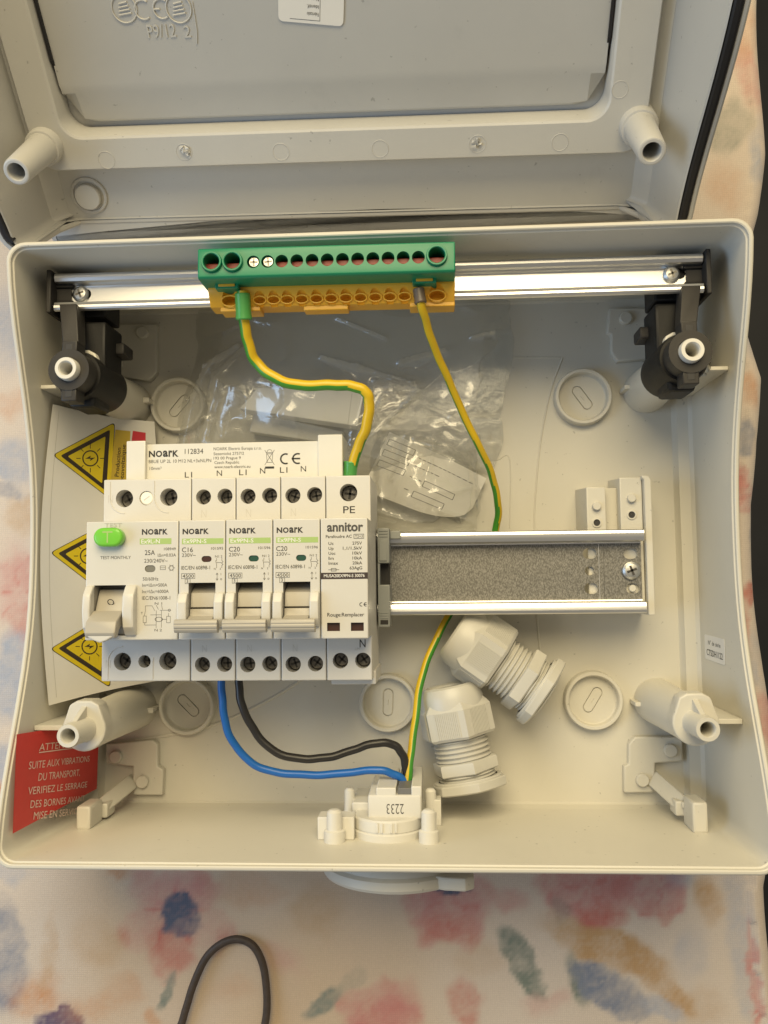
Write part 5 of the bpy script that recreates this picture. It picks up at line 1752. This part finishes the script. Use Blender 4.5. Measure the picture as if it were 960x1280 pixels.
decal(b, [find_st(*p) for p in ((144, 537), (163, 539), (162, 560), (160.5, 583), (159, 606), (147, 606), (136, 606), (139, 583), (141.5, 560))], wsm, TAGY, .10)
decal(b, [find_st(*p) for p in ((166, 538.5), (182, 541), (182, 556), (164, 554))], wsm, TAGR, .10)
L1_, L0_ = find_st(150, 560), find_st(146, 600)
def upt(st, p0, p1, hpx, bold=.01):
    a, c = find_st(*p0), find_st(*p1)
    q0, q1 = P(*p0, 20), P(*p1, 20)
    Lm = (q1 - q0).length
    du = ((c[0] - a[0]) / Lm, (c[1] - a[1]) / Lm)
    r0 = find_st(p0[0] - hpx, p0[1] - .6)
    hm = (P(p0[0] - hpx, p0[1], 20) - q0).length
    dv = ((r0[0] - a[0]) / hm, (r0[1] - a[1]) / hm)
    dtext(b, st, wsm, a, du, dv, hm, TRIB, .18, Lm, bold)
upt("Production", (148, 596), (151, 560), 5)
upt("photovolta\u00efque", (153.5, 612), (157, 556), 5)
b.build("caption_strip", ws)

# red notice
r00, r10 = PX(16, 1042, -28.6), P(121, 986, 17)
r01, r11 = PX(21, 918, -28.6), P(124, 903, 17)
rsm = quadmap(r00, r10, r01, r11, lambda s, t: Vector((0, 0, -2.0 * sin(pi * s))))
rn = thing("red_notice", "red paper notice with French transport warning leaning on the left wall", "notice", tuple(rsm(.5, .5)))
b = MB()
b.grid(rsm, 20, 20, REDP)
b.grid(lambda s, t: rsm(s, t) + Vector((-.12, 0, -.12)), 20, 20, REDP)
b.f[-400:] = [f[::-1] for f in b.f[-400:]]
wS, wT = (r10 - r00).length, (r01 - r00).length
for st, cpx, wpx, hpx in (("ATTENTION", (74, 931), 52, 9), ("SUITE AUX VIBRATIONS", (73, 952), 76, 9.5), ("DU TRANSPORT,", (73, 968), 52, 9.5), ("VERIFIEZ LE SERRAGE", (71, 984), 74, 9.5), ("DES BORNES AVANT", (71, 1001), 68, 9.5), ("MISE EN SERVICE", (70, 1016), 58, 9.5)):
    st_of = lambda px, py: on_sheet(rsm, px, py)
    sl = -.13
    a = st_of(cpx[0] - wpx / 2, cpx[1] + hpx * .5 + wpx * .5 * -sl)
    c = st_of(cpx[0] + wpx / 2, cpx[1] + hpx * .5 + wpx * .5 * sl)
    u_ = st_of(cpx[0] - wpx / 2 + 1.0, cpx[1] - hpx * .5 + wpx * .5 * -sl)
    dtext(b, st, rsm, a, (c[0] - a[0], c[1] - a[1]), (u_[0] - a[0], u_[1] - a[1]), 1.0, REDT, .25, 1.0, 0.0)
    if st == "ATTENTION":
        uu = st_of(cpx[0] - wpx / 2, cpx[1] + hpx * .5 + 2.5 + wpx * .5 * -sl); vv_ = st_of(cpx[0] + wpx / 2, cpx[1] + hpx * .5 + 2.5 + wpx * .5 * sl)
        decal(b, [uu, vv_, (vv_[0], vv_[1] + .012), (uu[0], uu[1] + .012)], rsm, REDT, .25, 3)
b.build("paper", rn)

# ================================================================ CLEAR BAGS
def bag(name, label, corners, zfun, creases, nu, nv, seed, amp):
    c00, c10, c01, c11 = [Vector((*P(x, y, FZ + 6)[:2], 0)) for x, y in corners]
    S_, T_ = np.meshgrid(np.linspace(0, 1, nu + 1), np.linspace(0, 1, nv + 1))
    wob = .02
    XY = [((1 - S_) * c00[i] + S_ * c10[i]) * (1 - T_) + ((1 - S_) * c01[i] + S_ * c11[i]) * T_ for i in (0, 1)]
    X_, Y_ = XY
    edge = np.minimum(np.minimum(S_, 1 - S_), np.minimum(T_, 1 - T_))
    X_ = X_ + (fbm(Y_ * .05, T_ * 3, seed + 40, 3) - .5) * 9
    Y_ = Y_ + (fbm(X_ * .05, S_ * 3, seed + 50, 3) - .5) * 9
    env = np.clip(edge / .10, 0, 1) ** .7
    ridg = 1 - np.abs(2 * fbm(X_ * .035 + 7, Y_ * .035, seed, 3) - 1)
    ridg2 = 1 - np.abs(2 * fbm(X_ * .09 + 3, Y_ * .06, seed + 9, 3) - 1)
    Z_ = zfun(X_, Y_, S_, T_) * env + amp * env * (ridg ** 7 * 5.5 + ridg2 ** 8 * .8 + (fbm(X_ * .02, Y_ * .02, seed + 3, 2) - .5) * 4)
    for pts, h, w in creases:
        w3 = [P(a, c, FZ + 16) for a, c in pts]
        for p, q in zip(w3, w3[1:]):
            dx, dy = q.x - p.x, q.y - p.y
            L2 = dx * dx + dy * dy
            k = np.clip(((X_ - p.x) * dx + (Y_ - p.y) * dy) / L2, 0, 1)
            d = np.hypot(X_ - p.x - k * dx, Y_ - p.y - k * dy)
            Z_ = np.maximum(Z_, Z_ * 0 + Z_ + 0) + h * np.exp(-(d / w))
    top = np.stack([X_, Y_, FZ + 1.6 + Z_], -1).reshape(-1, 3)
    bot = np.stack([X_, Y_, FZ + .5 + 0 * Z_], -1).reshape(-1, 3)
    f = lambda o: [(o + j * (nu + 1) + i, o + j * (nu + 1) + i + 1, o + (j + 1) * (nu + 1) + i + 1, o + (j + 1) * (nu + 1) + i) for j in range(nv) for i in range(nu)]
    t = thing(name, label, "plastic bag", tuple(top[len(top) // 2]))
    b = MB(); b.add(top.tolist(), f(0), FILM); b.build("film_front", t, None, 60)
    b = MB(); b.add(bot.tolist()[:], [q[::-1] for q in f(0)], FILM); b.build("film_back", t, None, 60)
    return t
def bump(X_, Y_, px, py, r, h):
    p = P(px, py, FZ + 20)
    return h * np.exp(-(((X_ - p.x) ** 2 + (Y_ - p.y) ** 2) / (r * r)))
bag("plastic_bag", "large crumpled clear bag under the earth terminal holding a white block", ((205, 610), (622, 590), (250, 372), (645, 372)),
    lambda X_, Y_, S_, T_: 6 + bump(X_, Y_, 375, 500, 34, 21) + bump(X_, Y_, 560, 470, 40, 8) + bump(X_, Y_, 280, 480, 22, 6),
    [(((213, 552), (232, 500), (256, 458), (300, 432)), 5, 1.0), (((245, 550), (262, 500), (272, 470), (306, 436)), 4, .8), (((262, 545), (285, 490)), 3.5, .8), (((405, 452), (450, 462), (515, 480)), 5, 1.0), (((470, 478), (515, 482)), 5, .8), (((420, 395), (480, 420)), 3, 1.0), (((500, 452), (555, 437)), 5, .9), (((590, 420), (638, 405)), 3, .8), (((330, 480), (420, 495)), 3, .9), (((470, 545), (525, 490)), 4, 1.0), (((565, 520), (625, 512)), 3.5, 1.0), (((440, 560), (480, 500)), 3, 1)], 200, 130, 3, .42)
bag("plastic_bag", "small clear bag beside the surge protector holding a printed slip", ((455, 668), (602, 668), (468, 535), (598, 540)),
    lambda X_, Y_, S_, T_: 7 + bump(X_, Y_, 530, 605, 26, 11),
    [(((508, 538), (500, 580), (490, 600)), 4, .8), (((520, 545), (560, 560), (600, 590)), 3.5, .8), (((550, 640), (600, 656)), 4, .9), (((595, 575), (600, 650)), 3, .9), (((470, 640), (520, 655)), 3, .9)], 110, 100, 17, .45)
# white block in the bag
zb0, zb1 = 17.0, 29.0
wb = thing("blanking_strip", "white plastic blanking strip inside the large clear bag", "plastic strip", tuple(P(375, 500, zb0)))
b = MB()
b.hull([Vector((*P(x, y, zb1)[:2], z)) for x, y in ((322, 484), (456, 487), (447, 533), (299, 511)) for z in (zb0, zb1)], WHITEPL, .5)
bb = b.build("strip", wb)
b = MB()
q0, q1 = P(440, 492, zb1), P(435, 530, zb1)
b.stroke([(q0.x, q0.y), (q1.x, q1.y)], .4, zb1 + .04, FAINT)
b.hull([Vector((*P(x, y, 16)[:2], z)) for x, y in ((318, 515), (430, 540), (420, 556), (312, 540)) for z in (9.5, 17)], WHITEPL, .6)
b.build("clip", wb)
# printed slip in the small bag
s00, s10, s01, s11 = P(452, 612, 13), P(578, 662, 12), P(487, 540, 17), P(608, 598, 12)
ssm = quadmap(s00, s10, s01, s11, lambda s, t: Vector((0, 0, 7 * sin(pi * s) * sin(pi * (.2 + .6 * t)))))
sp = thing("printed_slip", "curled white slip printed with form boxes inside the small clear bag", "paper slip", tuple(ssm(.5, .5)))
b = MB()
def clipy(s, t):
    return ssm(s, t)
nu, nv = 26, 18
def rounded(s, t):
    # lower corner rounded like the photographed slip
    if s > .5:
        k = (s - .5) / .5
        t = max(t, .42 * (1 - sqrt(max(0, 1 - k * k))))
    return ssm(s, t)
b.grid(rounded, nu, nv, PAPER)
b.grid(lambda s, t: rounded(s, t) - Vector((0, 0, .15)), nu, nv, PAPER)
b.f[-nu * nv:] = [f[::-1] for f in b.f[-nu * nv:]]
def lineat(p, q, w=.006):
    d = Vector(q) - Vector(p)
    n = Vector((-d.y, d.x)).normalized() * w
    N_ = 6
    for k in range(N_):
        a, c = Vector(p) + d * k / N_, Vector(p) + d * (k + 1) / N_
        decal(b, [tuple(a - n), tuple(c - n), tuple(c + n), tuple(a + n)], ssm, INKG, .12, 0)
for (s0, s1, t0, t1) in ((.50, .80, .40, .50), (.45, .75, .18, .28), (.03, .30, .80, .90), (.03, .30, .62, .72), (.03, .30, .44, .54)):
    lineat((s0, t0), (s1, t0), .004); lineat((s1, t0), (s1, t1), .003); lineat((s1, t1), (s0, t1), .004); lineat((s0, t1), (s0, t0), .003)
for t0, s1 in ((.80, .92), (.66, .60), (.47, .45), (.26, .40)):
    s_ = .36
    rg = random.Random(int(t0 * 100))
    while s_ < s1:
        w = rg.uniform(.015, .05)
        lineat((s_, t0), (s_ + w, t0), .006)
        s_ += w + .014
b.build("paper", sp)

for o in list(bpy.data.objects):
    if "_o" in o:
        del o["_o"]
